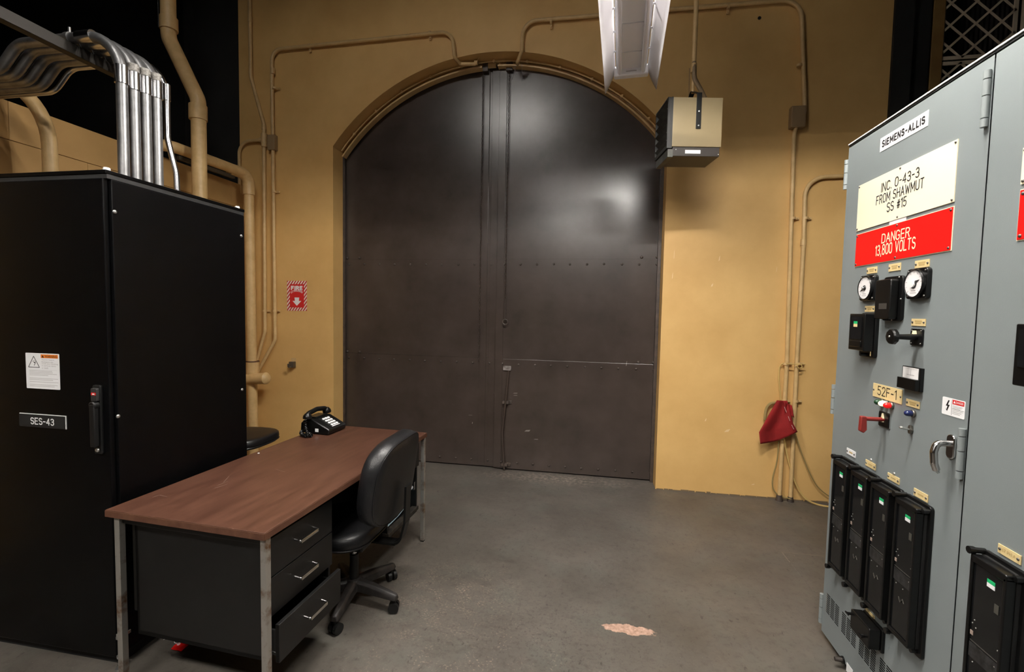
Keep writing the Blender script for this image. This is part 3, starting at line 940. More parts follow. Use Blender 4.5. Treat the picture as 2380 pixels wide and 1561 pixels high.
# big cream plate
u0, u1, v0, v1 = rect(z7(374, 1022), z7(897, 1108))
o = MB().plate(SF, u0, u1, v0, v1, .0005, .0035).build('circuit_plate', M_ivory, cab1, 0)
for body, xa, xb, fa, fb in (('INC. 0-43-3', 498, 706, .17, .36), ('FROM SHAWMUT', 474, 735, .395, .585), ('SS #15', 535, 645, .615, .805)):
    ua, ub = sg(*z7(xa, 1050))[0], sg(*z7(xb, 1000))[0]
    engrave(body, SF, ua, ub, v1 - fb * (v1 - v0), v1 - fa * (v1 - v0), .0042, M_blackink, o, .11)
for uu in (u0 + .008, (u0 + u1) / 2, u1 - .008):
    for vv in (v0 + .008, v1 - .008): screw(SF, uu, vv, .0035, .0042, o, M_screwd)
a = rect(z7(540, 1217), z7(630, 1212))
MB().plate(SF, a[0], a[1], a[2], a[3], .0004, .0018).build('small_tag', M_white, cab1, 0)
# danger plate
u0, u1, v0, v1 = rect(z7(362, 1292), z7(878, 1373))
o = MB().plate(SF, u0 - .003, u1 + .003, v0 - .003, v1 + .003, .0004, .0022).build('danger_plate', M_ivory, cab1, 0)
MB().plate(SF, u0, u1, v0, v1, .0022, .004).build('red_face', M_red, o, 0)
for body, tl, br in (('DANGER', (503, 1286), (656, 1302)), ('13,800 VOLTS', (468, 1350), (687, 1366))):
    a = rect(z7(*tl), z7(*br)); engrave(body, SF, *a, .0047, M_creamink, o, .12)
for uu in (u0 + .008, (u0 + u1) / 2, u1 - .008):
    for vv in (v0 + .008, v1 - .008): screw(SF, uu, vv, .004, .0045, o, M_screwd)

for tl, br in (((427, 132), (497, 167)), ((586, 107), (669, 148)), ((777, 82), (878, 122)), ((413, 408), (481, 450)), ((752, 500), (850, 555)), ((713, 1079), (806, 1157))):
    nameplate(cab1, rect(z8(*tl), z8(*br)))
u0, u1, v0, v1 = rect(z8(474, 965), z8(678, 1123))
o = nameplate(cab1, (u0, u1, v0, v1), lines=0)
a = rect(z8(507, 985), z8(641, 1092)); engrave('52F-1', SF, *a, .0036, M_blackink, o, .09)
# danger sticker
u0, u1, v0, v1 = rect(z8(974, 1063), z8(1130, 1234))
o = MB().plate(SF, u0, u1, v0, v1, .0003, .0010, .004).build('warning_sticker', M_label, cab1, 0)
w_, h_ = u1 - u0, v1 - v0
MB().plate(SF, u0 + .46 * w_, u1 - .04 * w_, v0 + .70 * h_, v1 - .05 * h_, .0010, .0013).build('red_band', M_redink, o, 0)
text('DANGER', SF, u0 + .62 * w_, u1 - .07 * w_, v0 + .77 * h_, v1 - .11 * h_, .0016, M_label, o)
MB().prism([SF.P(u0 + q[0] * w_, v0 + q[1] * h_, .0014) for q in ((.50, .76), (.60, .76), (.55, .90))], SF.N * .0002).build('triangle', M_label, o, 0)
MB().prism([SF.P(u0 + q[0] * w_, v0 + q[1] * h_, .0010) for q in ((.27, .86), (.33, .86), (.26, .60), (.34, .60), (.24, .22), (.17, .34), (.215, .33), (.25, .52), (.17, .52))], SF.N * .0003).build('bolt_symbol', M_blackink, o, 0)
MB().plate(SF, u0 + .43 * w_, u0 + .44 * w_, v0 + .05 * h_, v1 - .05 * h_, .001, .0013).plate(SF, u0 + .46 * w_, u1 - .04 * w_, v0 + .42 * h_, v0 + .43 * h_, .001, .0013).build('rule', M_blackink, o, 0)
b = MB()
for k in range(3):
    b.plate(SF, u0 + .48 * w_, u1 - (.1 + .05 * k) * w_, v0 + (.60 - .07 * k) * h_, v0 + (.625 - .07 * k) * h_, .001, .0013)
    b.plate(SF, u0 + .48 * w_, u1 - (.08 + .06 * k) * w_, v0 + (.34 - .09 * k) * h_, v0 + (.37 - .09 * k) * h_, .001, .0013)
b.build('fine_print', M_greyink, o, 0)


def round_meter(par, uc, vc, size, kind):
    h = size / 2
    m_ = MB().plate(SF, uc - h, uc + h, vc - h, vc + h, .0, .016, .014).build('meter', M_bake, par, 30, .002)
    MB().lathe(SF.P(uc, vc, .016), SF.N, [(h * .96, 0), (h * .96, .008), (h * .88, .012), (h * .86, .006)], 32).build('bezel', M_bake, m_)
    MB().rod(SF, uc, vc, .017, .0245, h * .86, n=32).build('dial', M_dial, m_)
    b = MB()
    for k in range(11):
        a = R(225 - 27 * k)
        for rr in (.70, .80):
            pass
        p0, p1 = (uc + h * .66 * math.cos(a), vc + h * .66 * math.sin(a)), (uc + h * .80 * math.cos(a), vc + h * .80 * math.sin(a))
        b.bar(SF.P(*p0, .0247), SF.P(*p1, .0247), .0022 if k % 2 == 0 else .0012, .0004, SF.N)
    b.plate(SF, uc - h * .22, uc + h * .22, vc - h * .50, vc - h * .43, .0245, .0249).plate(SF, uc - h * .3, uc + h * .3, vc - h * .63, vc - h * .59, .0245, .0249)
    b.build('scale_marks', M_greyink, m_, 0)
    a = R(205 if kind == 1 else 22)
    e_ = (math.cos(a), math.sin(a))
    s_ = (-e_[1], e_[0])
    rr = h * .62
    MB().prism([SF.P(uc + s_[0] * h * .09 - e_[0] * h * .15, vc + s_[1] * h * .09 - e_[1] * h * .15, .0252), SF.P(uc - s_[0] * h * .09 - e_[0] * h * .15, vc - s_[1] * h * .09 - e_[1] * h * .15, .0252),
                SF.P(uc + e_[0] * rr * .55 - s_[0] * h * .07, vc + e_[1] * rr * .55 - s_[1] * h * .07, .0252), SF.P(uc + e_[0] * rr, vc + e_[1] * rr, .0252), SF.P(uc + e_[0] * rr * .55 + s_[0] * h * .07, vc + e_[1] * rr * .55 + s_[1] * h * .07, .0252)],
               SF.N * .0008).build('needle', M_blackink, m_, 0)
    if kind == 1:
        MB().rod(SF, uc, vc, .0245, .029, h * .22, h * .16).build('hub', M_blackink, m_)
        MB().rod(SF, uc - h * .08, vc, .029, .032, h * .12, h * .08).build('hub_cap', M_zinc, m_)
    else:
        MB().rod(SF, uc - h * .10, vc - h * .03, .0245, .0285, h * .26, h * .22).build('hub', M_dial, m_)
        a0 = [SF.P(uc + h * .27 * math.cos(R(x)), vc - h * .02 + h * .27 * math.sin(R(x)), .026) for x in range(-100, 60, 16)]
        MB().tube(a0, .0022, 6).build('hub_shadow_ring', M_blackink, m_)
    for su in (-1, 1):
        for sv in (-1, 1): screw(SF, uc + su * h * .82, vc + sv * h * .82, .016, .004, m_, M_screwd)


round_meter(cab1, -2.226, 1.725, .108, 1)
round_meter(cab1, -1.916, 1.725, .110, 2)

# deep relay between the meters
u0, u1, v0, v1 = -2.118, -1.998, 1.588, 1.762
o = MB().plate(SF, u0, u1, v0, v1, 0, .012, .016).build('relay', M_bake, cab1, 30, .002)
MB().plate(SF, u0 + .004, u1 - .018, v0 + .006, v1 - .012, .012, .042, .010).build('cover', M_bake, o, 30, .004)
MB().plate(SF, u0 + .035, u1 - .035, v0 + .045, v0 + .068, .042, .0428).build('rating_plate', M_screwd, o, 0)
for uu, vv in ((-2.02, 1.756), (-2.003, 1.672), (-2.05, 1.592), (-2.06, 1.70)): screw(SF, uu, vv, .012 if vv > 1.7 or vv < 1.6 else .012, .0035, o, M_zinc)
# deep square relay at the left
u0, u1, v0, v1 = -2.272, -2.150, 1.430, 1.618
o = MB().plate(SF, u0 + .012, u1, v0, v1, 0, .014, .012).build('relay', M_bake, cab1, 30, .002)
MB().plate(SF, u0, u1 - .006, v0 + .028, v1 - .004, .014, .052, .003).build('cover', M_bake, o, 30, .003)
MB().plate(SF, u0 + .014, u1 - .022, v0 + .075, v1 - .016, .052, .0545, .003).build('window', M_glassd, o, 30)
MB().plate(SF, u0 + .014, u1 - .022, v0 + .042, v0 + .070, .052, .056, .003).build('latch_bar', M_bake, o, 30, .002)
MB().plate(SF, u0 + .040, u0 + .068, v1 - .047, v1 - .036, .0545, .0552).build('green_band', M_green, o, 0)
MB().plate(SF, u0 + .040, u0 + .068, v1 - .060, v1 - .047, .0545, .0552).build('calibration_label', M_tanplate, o, 0)
MB().cyl(SF.P(u1 - .05, v0 + .012, .014), SF.P(u1 - .05, v0 + .012, .04), .007, n=10).build('thumb_nut', M_bake, o)
MB().cyl(SF.P(u1 - .012, v0 + .008, .02), SF.P(u1 - .012, v0 + .03, .02), .0018, n=6).build('seal_pin', M_tanplate, o)
# selector switch with pistol knob
u0, u1, v0, v1 = rect(z8(752, 572), z8(832, 700))
o = MB().plate(SF, u0, u1, v0, v1, 0, .006, .006).build('selector_switch', M_bake, cab1, 30, .001)
uc, vc = (u0 + u1) / 2, (v0 + v1) / 2
MB().rod(SF, uc, vc, .006, .075, .012, .009).build('shaft', M_bake, o)
b = MB()
for k in range(12):
    a = 2 * PI * k / 12
b.lathe(SF.P(uc, vc, .072), SF.N, [(.024, 0), (.029, .004), (.029, .014), (.025, .019), (.010, .020)], 10)
b.build('knob', M_bake, o, 30)
screw(SF, uc, vc, .092, .004, o, M_zinc)
MB().prism([SF.P(uc + q[0], vc + q[1], .0065) for q in ((-.006, -.004), (.006, -.004), (.004, .012), (0, .024), (-.004, .012))], SF.N * .012).build('pointer', M_creamink, o, 0)
for su in (-1, 1):
    for sv in (-1, 1): screw(SF, uc + su * (u1 - u0) * .38, vc + sv * (v1 - v0) * .38, .006, .0035, o, M_screwd)
a = rect(z8(588, 592), z8(623, 626)); MB().plate(SF, *a, .0003, .0015).build('small_tag', mat('grey tag', (.12, .12, .115), .5), cab1, 0)
# rectangular edgewise meter
u0, u1, v0, v1 = rect(z8(706, 840), z8(830, 1035))
o = MB().plate(SF, u0, u1, v0, v1, 0, .012, .002).build('panel_meter', M_bake, cab1, 0, .001)
vm = v0 + (v1 - v0) * .50
MB().plate(SF, u0 + .006, u1 - .010, vm, v1 - .003, .012, .0135).build('scale_card', M_dial, o, 0)
MB().plate(SF, u0 - .003, u1 - .002, v0 + .002, vm, .012, .026, .002).build('front_cover', M_bake, o, 0, .001)
MB().plate(SF, u0 + .05, u0 + .0515, vm + .01, v1 - .008, .0135, .014).plate(SF, u0 + .012, u1 - .016, vm + .035, vm + .036, .0135, .014).plate(SF, u0 + .03, u1 - .03, vm + .012, vm + .014, .0135, .014).build('scale_marks', M_greyink, o, 0)
# indicating lamps
for k, (x, y, c, em) in enumerate(((520, 1107, (.01, .045, .02), 0), (552, 1117, (.95, .80, .50), 1.6), (588, 1131, (.75, .01, .01), .5), (745, 1188, (.01, .016, .07), 0))):
    u, v = sg(*z8(x + 16, y), 0)
    nm = ('green', 'amber', 'red', 'blue')[k]
    o = MB().lathe(SF.P(u, v, 0), SF.N, [(.0145, 0), (.0145, .005), (.012, .008)], 16).build('indicator_lamp', M_cauld, cab1)
    MB().lathe(SF.P(u, v, .006), SF.N, [(.0105, 0), (.0115, .010), (.0105, .018), (.006, .0235), (.002, .025)], 16).build('lens', mat(nm + ' lens', c, .15, emit=((c, em) if em else None)), o)
    tag(o, nm + ' indicator lamp')
# breaker control switch with red pistol handle
u0, u1, v0, v1 = rect(z8(522, 1165), z8(592, 1303))
o = MB().plate(SF, u0, u1, v0, v1, 0, .005, .004).build('breaker_switch', M_chrome, cab1, 30)
MB().plate(SF, u0 + .003, u1 - .003, v0 + .003, v1 - .003, .005, .008, .003).build('escutcheon', M_bake, o, 30)
uc, vc = (u0 + u1) / 2, (v0 + v1) / 2
MB().tube(fillet([SF.P(uc, vc, .008), SF.P(uc, vc, .082), SF.P(uc, vc - .010, .082)], .008), [.0085] * 2 + [.0085] * 8, 10).build('shaft', M_rustred, o)
MB().prism([SF.P(uc + .010, vc + .010, .072 + q[0]) + ZV * q[1] for q in ((0, 0), (.020, 0), (.022, -.060), (.008, -.068), (-.004, -.055))], SF.U * -.018).build('pistol_grip', M_rustred, o, 30, .003)
MB().prism([SF.P(uc + q[0], vc + q[1], .0085) for q in ((-.006, -.010), (.006, -.010), (.007, .006), (0, .026), (-.006, .006))], SF.N * .006).build('pointer', M_creamink, o, 0)
# toggle
u, v = sg(*z8(748, 1305))
o = MB().prism([SF.P(u + .010 * math.cos(a * PI / 3), v + .018 * math.sin(a * PI / 3), 0) for a in range(6)], SF.N * .010).build('toggle_switch', M_cauld, cab1, 0, .002)
MB().tube([SF.P(u, v, .008), SF.P(u, v + .006, .034)], [.004, .0055], 8).lathe(SF.P(u, v + .006, .032), SF.N, [(.004, 0), (.006, .004), (.004, .009)], 8).build('lever', M_zinc, o)
# chrome door handle
u, v = sg(*z9(930, 105))
o = MB().plate(SF, u - .017, u + .017, v - .040, v + .040, 0, .009, .015).build('door_handle', M_chrome, cab1, 30, .003)
hp = [SF.P(u, v + .010, .008), SF.P(u, v + .010, .046), SF.P(u + .003, v - .02, .055), SF.P(u + .004, v - .058, .052), SF.P(u + .002, v - .080, .043), SF.P(u, v - .088, .036)]
MB().tube(fillet(hp, .02), [.0105] * 2 + [.0105] * (len(fillet(hp, .02)) - 8) + [.0095, .009, .008, .007, .006, .005], 12).build('lever', M_chrome, o)


def relay_case(par, u0, u1, v0, v1, front_knob=True):
    """tall drawout relay case with a glass fronted cover"""
    o = MB().plate(SF, u0, u1, v0, v1, 0, .012, .012).build('relay_case', M_bake, par, 30, .002)
    a, b_, c, d = u0 + .006, u1 - .014, v0 + .022, v1 - .012
    MB().plate(SF, a, b_, c, d, .012, .020, .014).build('gasket', M_blackd, o, 30)
    # the cover is a frame round a recessed window
    fr_ = MB()
    w_ = .012
    fr_.plate(SF, a + .002, b_ - .002, d - w_ - .012, d - .002, .020, .046, .006).plate(SF, a + .002, b_ - .002, c + .002, c + w_ + .006, .020, .046, .006)
    fr_.plate(SF, a + .002, a + w_, c + .01, d - .012, .020, .046).plate(SF, b_ - w_, b_ - .002, c + .01, d - .012, .020, .046)
    fr_.build('cover', M_bake, o, 30, .003)
    MB().plate(SF, a + w_ - .001, b_ - w_ + .001, c + .015, d - .02, .038, .040).build('window', M_glassd, o, 0)
    um = (a + b_) / 2
    h_ = d - c
    MB().plate(SF, um - .004, um + .022, d - .056, d - .046, .046 - .006, .0412).build('green_band', M_green, o, 0)
    MB().plate(SF, um - .004, um + .022, d - .068, d - .056, .046 - .006, .0412).build('calibration_label', M_label, o, 0)
    zb_ = c + h_ * .40
    MB().plate(SF, a + w_ + .002, b_ - w_ - .002, zb_, zb_ + h_ * .085, .0402, .0412).build('terminal_strip', mat('relay works', (.045, .045, .046), .4, .3, (.012, .012, .012), 60), o, 0)
    MB().plate(SF, a + w_ + .004, b_ - w_ - .004, zb_ + h_ * .095, zb_ + h_ * .10, .0402, .0412).build('works_rail', M_screwd, o, 0)
    MB().plate(SF, b_ - w_ - .026, b_ - w_ - .012, d - h_ * .25, d - h_ * .20, .0402, .0415).build('target_unit', mat('relay target', (.05, .048, .04), .5), o, 0)
    MB().plate(SF, a + w_ + .003, a + w_ + .013, zb_ + h_ * .13, zb_ + h_ * .155, .0402, .0413).build('tap_tag', mat('pink tag', (.34, .26, .22), .5), o, 0)
    for uu, vv in ((a + .02, zb_ + h_ * .20), (a + .027, zb_ + h_ * .225), (a + .033, zb_ + h_ * .185), (b_ - .024, zb_ + h_ * .06), (b_ - .018, zb_ + h_ * .16), (a + .03, zb_ - h_ * .02), (um + .008, zb_ - h_ * .025)):
        screw(SF, uu, vv, .0402, .0022, o, M_zinc, 'contact')
    MB().tube([SF.P(um - .012, zb_ - h_ * .10, .041), SF.P(um, zb_ - h_ * .13, .0425), SF.P(um + .01, zb_ - h_ * .095, .041), SF.P(um + .018, zb_ - h_ * .12, .041)], .0012, 5).build('hairspring', M_cauld, o)
    for vv in (v1 - .006, v0 + .010):
        MB().cyl(SF.P(u0 + .006, vv, .008), SF.P(u0 + .006, vv, .040), .0085, n=10).cyl(SF.P(u0 + .006, vv, .036), SF.P(u0 + .006, vv, .050), .011, n=10).build('thumb_nut', M_bake, o)
    for uu, vv in ((u1 - .012, v1 - .018), (u1 - .025, v0 + .018)):
        MB().cyl(SF.P(uu, vv, .008), SF.P(uu, vv, .030), .009, n=10).build('cover_stud', M_bake, o)
    return o


for ur in (-2.225, -2.073, -1.926, -1.772):
    relay_case(cab1, ur - .140, ur, .412, .955)
for tl, br, m_ in (((250, 110), (303, 178), M_label), ((372, 185), (434, 260), None), ((515, 270), (588, 352), None), ((685, 370), (772, 468), None)):
    nameplate(cab1, rect(z9(*tl), z9(*br)), m_, lines=1)
for x, y in ((403, 190), (553, 280)): screw(SF, *sg(*z9(x, y)), .0, .006, cab1, M_zinc)
# small relay over the vent
u0, u1, v0, v1 = -2.195, -2.055, .172, .262
ul, vl = sg(*zr(625, 775), .05); ur_, vr = sg(*zr(860, 1050), .05)
o = MB().plate(SF, ul + .006, ur_ - .0, vr - .095, vr, 0, .012, .006).build('auxiliary_relay', M_bake, cab1, 30, .002)
MB().plate(SF, ul, ur_ - .006, vr - .088, vr - .004, .012, .055, .006).build('cover', M_bake, o, 30, .004)
for vv, uu in ((vr - .03, ul - .002), (vr - .055, ur_ - .04)):
    MB().cyl(SF.P(uu, vv, .045), SF.P(uu, vv, .066), .006, n=8).bar(SF.P(uu - .012, vv, .067), SF.P(uu + .012, vv, .067), .006, .004, SF.N).build('wing_nut', M_bake, o)
nameplate(cab1, rect(zr(787, 770), zr(895, 968)), lines=1)
# key knob and sticker low down
u, v = sg(*zr(518, 1415))
o = MB().rod(SF, u, v, 0, .006, .016).build('drain_knob', M_bake, cab1)
MB().rod(SF, u, v, .006, .035, .010, .009, 12).build('stem', M_heatd, o)
u0, u1, v0, v1 = rect(zr(562, 1440), zr(640, 1600)); MB().plate(SF, u0, u0 + .05, v1 - .04, v1, .0004, .0012).build('small_sticker', M_label, cab1, 0)

# second section: parts that reach into the frame
u0, _ = sg(2377, 400); _, va = sg(2378, 345); _, vb = sg(2377, 428)
o = MB().plate(SF, u0, u0 + .34, vb, va + .0, .0005, .0035).build('circuit_plate', M_ivory, cab2, 0)
for vv in (va - .008, vb + .008): screw(SF, u0 + .008, vv, .0035, .0045, o, M_screwd)
u0, _ = sg(2371, 500); _, va = sg(2374, 443); _, vb = sg(2370, 557)
o = MB().plate(SF, u0 - .003, u0 + .343, vb - .003, va + .003, .0004, .0022).build('danger_plate', M_ivory, cab2, 0)
MB().plate(SF, u0, u0 + .34, vb, va, .0022, .004).build('red_face', M_red, o, 0)
engrave('DANGER', SF, u0 + .08, u0 + .26, (va + vb) / 2 + .006, va - .020, .0047, M_creamink, o, .12)
engrave('13,800 VOLTS', SF, u0 + .05, u0 + .29, vb + .020, (va + vb) / 2 - .006, .0047, M_creamink, o, .12)
for vv in (va - .010, vb + .010): screw(SF, u0 + .010, vv, .004, .005, o, M_screwd)
u0, _ = sg(2368, 830, .04); _, va = sg(2366, 752, .04); _, vb = sg(2356, 893, .04)
o = MB().plate(SF, u0 + .012, u0 + .13, vb - .03, va + .004, 0, .014, .012).build('relay', M_bake, cab2, 30, .002)
MB().plate(SF, u0, u0 + .124, vb, va, .014, .052, .004).build('cover', M_bake, o, 30, .003)
MB().plate(SF, u0 + .014, u0 + .11, vb + .05, va - .014, .052, .0545, .003).build('window', M_glassd, o, 30)
ul, vt = sg(*z9(1090, 770), .02)
relay_case(cab2, ul + .004, ul + .150, vt - .535, vt + .008)
a = rect(z9(1232, 728), z9(1375, 872))
o = nameplate(cab2, a, lines=0)
text('67 PH A', SF, a[0] + .014, a[1] - .014, (a[2] + a[3]) / 2 - .004, (a[2] + a[3]) / 2 + .006, .0036, M_tanink, o)

# ------------------------------------------------------------------ lattice gate above the switchgear, far right
GY = 4.40
GFr = Fr((0, GY, 0), (1, 0, 0), (0, 0, 1), (0, -1, 0))
lp = lambda x, y: at(x, y, 1, GY)
lt = thing('lattice_gate', 'tan diamond lattice gate in front of dark corrugated sheet', 'gate', (2.95, GY, 0))
x0, x1 = lp(2165, 80).x, lp(2188, 80).x
MB().plate(GFr, x0 - .01, x1, 0, ZT, -.03, .03).build('post', M_post, lt, 0, .003)
zr1 = lp(2195, 137).z; zr2 = lp(2195, 149).z
gx1 = lp(2357, 60).x
fw_ = .028
for za, zb_ in ((zr1, zr1 + 1.55), (zr2 - 1.55, zr2)):
    hb = zb_ - za
    MB().plate(GFr, x1, gx1, za - fw_ / 2, za + fw_ / 2, 0, .012).build('frame_rail', M_lattice, lt, 0, .002)
    MB().plate(GFr, x1, gx1, zb_ - fw_ / 2, zb_ + fw_ / 2, 0, .012).build('frame_rail', M_lattice, lt, 0, .002)
    MB().plate(GFr, gx1 - fw_ / 2, gx1 + fw_ / 2, za, zb_, 0, .012).build('frame_stile', M_lattice, lt, 0, .002)
    MB().plate(GFr, x1 - fw_ / 2, x1 + fw_ / 2, za, zb_, 0, .012).build('frame_stile', M_lattice, lt, 0, .002)
    # diagonal slats, clipped to the frame
    dx = .178; dz = .172
    sl = dz / dx
    base_x = lp(2232, 137).x if za == zr1 else lp(2232, 149).x
    base_z = za if za == zr1 else zb_
    for sgn in (1, -1):
        for k in range(-14, 15):
            xx0 = base_x + k * dx
            pts = []
            # line z = base_z + sgn*sl*(x-xx0)
            xa_, xb_ = x1, gx1
            zz = lambda x: base_z + sgn * sl * (x - xx0)
            xs2 = sorted([xx0 + sgn * (za - base_z) / sl, xx0 + sgn * (zb_ - base_z) / sl])
            xa_, xb_ = max(xa_, xs2[0]), min(xb_, xs2[1])
            if xb_ - xa_ < .03: continue
            MB().bar(GFr.P(xa_, zz(xa_), .006 + .004 * sgn), GFr.P(xb_, zz(xb_), .006 + .004 * sgn), .017, .004, GFr.N).build('slat', M_lattice, lt, 0)
MB().plate(GFr, gx1 + .04, gx1 + .08, 0, ZT, 0, .02).build('post', M_lattice, lt, 0, .002)
b = MB()
for i in range(60):
    xx = x1 + i * .036
    b.add([GFr.P(xx, .0, -.30), GFr.P(xx + .010, .0, -.285), GFr.P(xx + .018, .0, -.285), GFr.P(xx + .028, .0, -.30), GFr.P(xx + .036, .0, -.30)] + [GFr.P(xx + q, ZT, n_) for q, n_ in ((0, -.30), (.010, -.285), (.018, -.285), (.028, -.30), (.036, -.30))],
          [(j, j + 1, j + 6, j + 5) for j in range(4)])
b.build('corrugated_sheet', mat('dark corrugated sheet', (.018, .012, .009), .5), lt, 0)

# ------------------------------------------------------------------ black cabinet on the left
CX, CYF, CYB, CZ, CXL = -2.0, 1.615, 2.385, 2.15, -2.80
CFr = Fr((0, CYF, 0), (1, 0, 0), (0, 0, 1), (0, -1, 0))
CSr = Fr((CX, 0, 0), (0, 1, 0), (0, 0, 1), (1, 0, 0))
c = thing('control_cabinet', 'tall black steel control cabinet with warning sticker, left of the desk', 'cabinet', ((CX + CXL) / 2, (CYF + CYB) / 2, 0))
MB().bb(CXL, CX - .022, CYF + .024, CYB, .045, CZ - .016).build('body', M_black, c, 0, .004)
MB().bb(CXL + .01, CX - .03, CYF + .03, CYB - .02, 0, .045).build('plinth', M_blackd, c, 0)
MB().bb(CXL, CX, CYF, CYB, CZ - .016, CZ).build('top_cap', M_black, c, 0, .003)
MB().bb(CXL, CX - .003, CYF + .006, CYB - .003, CZ - .034, CZ - .016).build('top_gap', M_blackd, c, 0)
dr = MB().plate(CFr, CXL + .004, CX - .016, .05, CZ - .034, -.022, .0).build('door', M_black, c, 0, .004)
sp_ = MB().plate(CSr, CYF + .022, CYB - .004, .06, CZ - .036, -.02, 0).build('side_panel', M_black, c, 0, .003)
for x, y in ((267, 492), (561, 548), (563, 905), (275, 967)):
    q = at(x, y, 0, CX + .002); screw(CSr, q.y, q.z, .0, .0085, sp_, M_zinc)
for x, y in ((CX - .022, CYF + .022), (CX - .022, CYB - .03), (CXL + .022, CYF + .022)):
    MB().lathe((x, y, CZ), (0, 0, 1), [(.013, 0), (.013, .010), (.010, .013)], 14).build('corner_plug', M_label, c)
# leveller hardware at the front corner
MB().bb(CX - .014, CX + .004, CYF - .004, CYF + .05, .135, .150).bb(CX - .012, CX - .004, CYF - .004, CYF + .004, .150, .162).build('latch_clip', M_zinc, c, 0, .002)
MB().cyl((CX - .004, CYF + .004, 0), (CX - .004, CYF + .004, .055), .006, n=10).cyl((CX - .004, CYF + .004, 0), (CX - .004, CYF + .004, .006), .018, n=14).cyl((CX - .004, CYF + .004, .052), (CX - .004, CYF + .004, .062), .012, n=6).build('levelling_foot', M_zinc, c)
# swing handle
hu, hz1, hz0 = -2.067, 1.252, .955
h = MB().plate(CFr, hu - .020, hu + .020, hz0, hz1, 0, .010, .008).build('swing_handle', M_plastic, c, 30, .002)
MB().plate(CFr, hu - .016, hu + .016, hz1 - .068, hz1 - .012, .010, .022, .006).build('handle_head', mat('charcoal handle plastic', (.025, .025, .025), .4), h, 30, .002)
MB().plate(CFr, hu - .012, hu + .012, hz1 - .042, hz1 - .030, .022, .0226, .003).build('red_badge', M_redink, h, 30)
MB().plate(CFr, hu - .006, hu + .006, hz1 - .039, hz1 - .034, .0226, .0230, .001).build('badge_mark', M_label, h, 0)
MB().lathe(CFr.P(hu - .002, hz1 - .086, .010), CFr.N, [(.018, 0), (.018, .018), (.014, .021)], 18).build('pivot', M_plastic, h)
MB().prism([CFr.P(hu - .014, hz1 - .08, .012), CFr.P(hu + .012, hz1 - .08, .012), CFr.P(hu + .012, hz0 + .035, .012), CFr.P(hu - .014, hz0 + .035, .012)], CFr.N * .02).build('grip', M_plastic, h, 30, .004)
screw(CFr, hu - .002, hz0 + .018, .010, .0095, h, M_zinc, 'lock_screw')
# warning sticker
p0, p1 = at(57, 820, 1, CYF), at(137, 907, 1, CYF)
u0, u1, v0, v1 = -2.449, -2.268, 1.220, 1.376
w_, h_ = u1 - u0, v1 - v0
s_ = MB().plate(CFr, u0, u1, v0, v1, .0003, .0010, .004).build('warning_sticker', M_label, c, 0)
FX = lambda a: u0 + a * w_
FZ = lambda a: v1 - a * h_
MB().plate(CFr, FX(.46), FX(.965), FZ(.13), FZ(.03), .001, .0013).build('orange_band', M_orange, s_, 0)
text('WARNING', CFr, FX(.58), FX(.945), FZ(.115), FZ(.05), .0016, M_blackink, s_, bold=.015)
MB().prism([CFr.P(FX(a), FZ(q), .0014) for a, q in ((.485, .115), (.555, .115), (.52, .05))], CFr.N * .0002).build('triangle', M_blackink, s_, 0)
tri = [(.08, .40), (.41, .40), (.245, .09)]
b = MB()
for i in range(3):
    a, q = tri[i], tri[(i + 1) % 3]
    b.bar(CFr.P(FX(a[0]), FZ(a[1]), .0012), CFr.P(FX(q[0]), FZ(q[1]), .0012), .0026, .0004, CFr.N)
b.bar(CFr.P(FX(.20), FZ(.24), .0012), CFr.P(FX(.28), FZ(.20), .0012), .0014, .0004, CFr.N)
b.bar(CFr.P(FX(.24), FZ(.25), .0012), CFr.P(FX(.29), FZ(.28), .0012), .004, .0004, CFr.N).bar(CFr.P(FX(.29), FZ(.28), .0012), CFr.P(FX(.25), FZ(.35), .0012), .002, .0004, CFr.N).bar(CFr.P(FX(.28), FZ(.30), .0012), CFr.P(FX(.30), FZ(.23), .0012), .002, .0004, CFr.N)
b.build('crush_symbol', M_blackink, s_, 0)
for k, (tx, a) in enumerate((('Tipover hazard.', .86), ('Enclosure can', .82), ('crush you resulting', .96), ('in serious injury', .90), ('or death.', .68))):
    text(tx, CFr, FX(.48), FX(a), FZ(.205 + .056 * k), FZ(.160 + .056 * k), .0013, M_greyink, s_)
b = MB()
for k, (y_, a) in enumerate(((.49, .78), (.53, .80), (.57, .92), (.61, .66), (.70, .95), (.74, .80), (.80, .96), (.88, .93), (.92, .84))):
    b.plate(CFr, FX(.10), FX(a), FZ(y_ + .014), FZ(y_), .0010, .0012)
b.plate(CFr, FX(.10), FX(.93), FZ(.468), FZ(.464), .0010, .0012)
b.build('fine_print', mat('pale grey print', (.55, .53, .54), .6), s_, 0)
# engraved name plate
u0, u1, v0, v1 = -2.492, -2.240, 1.049, 1.108
s_ = MB().plate(CFr, u0, u1, v0, v1, .0003, .003).build('name_plate', M_white, c, 0)
MB().plate(CFr, u0 - .001, u1 - .004, v0 + .0006, v1 - .003, .003, .0042).build('black_face', M_blackd, s_, 0)
engrave('SES-43', CFr, u0 + .062, u0 + .190, v0 + .012, v0 + .043, .0046, M_white, s_, .15)

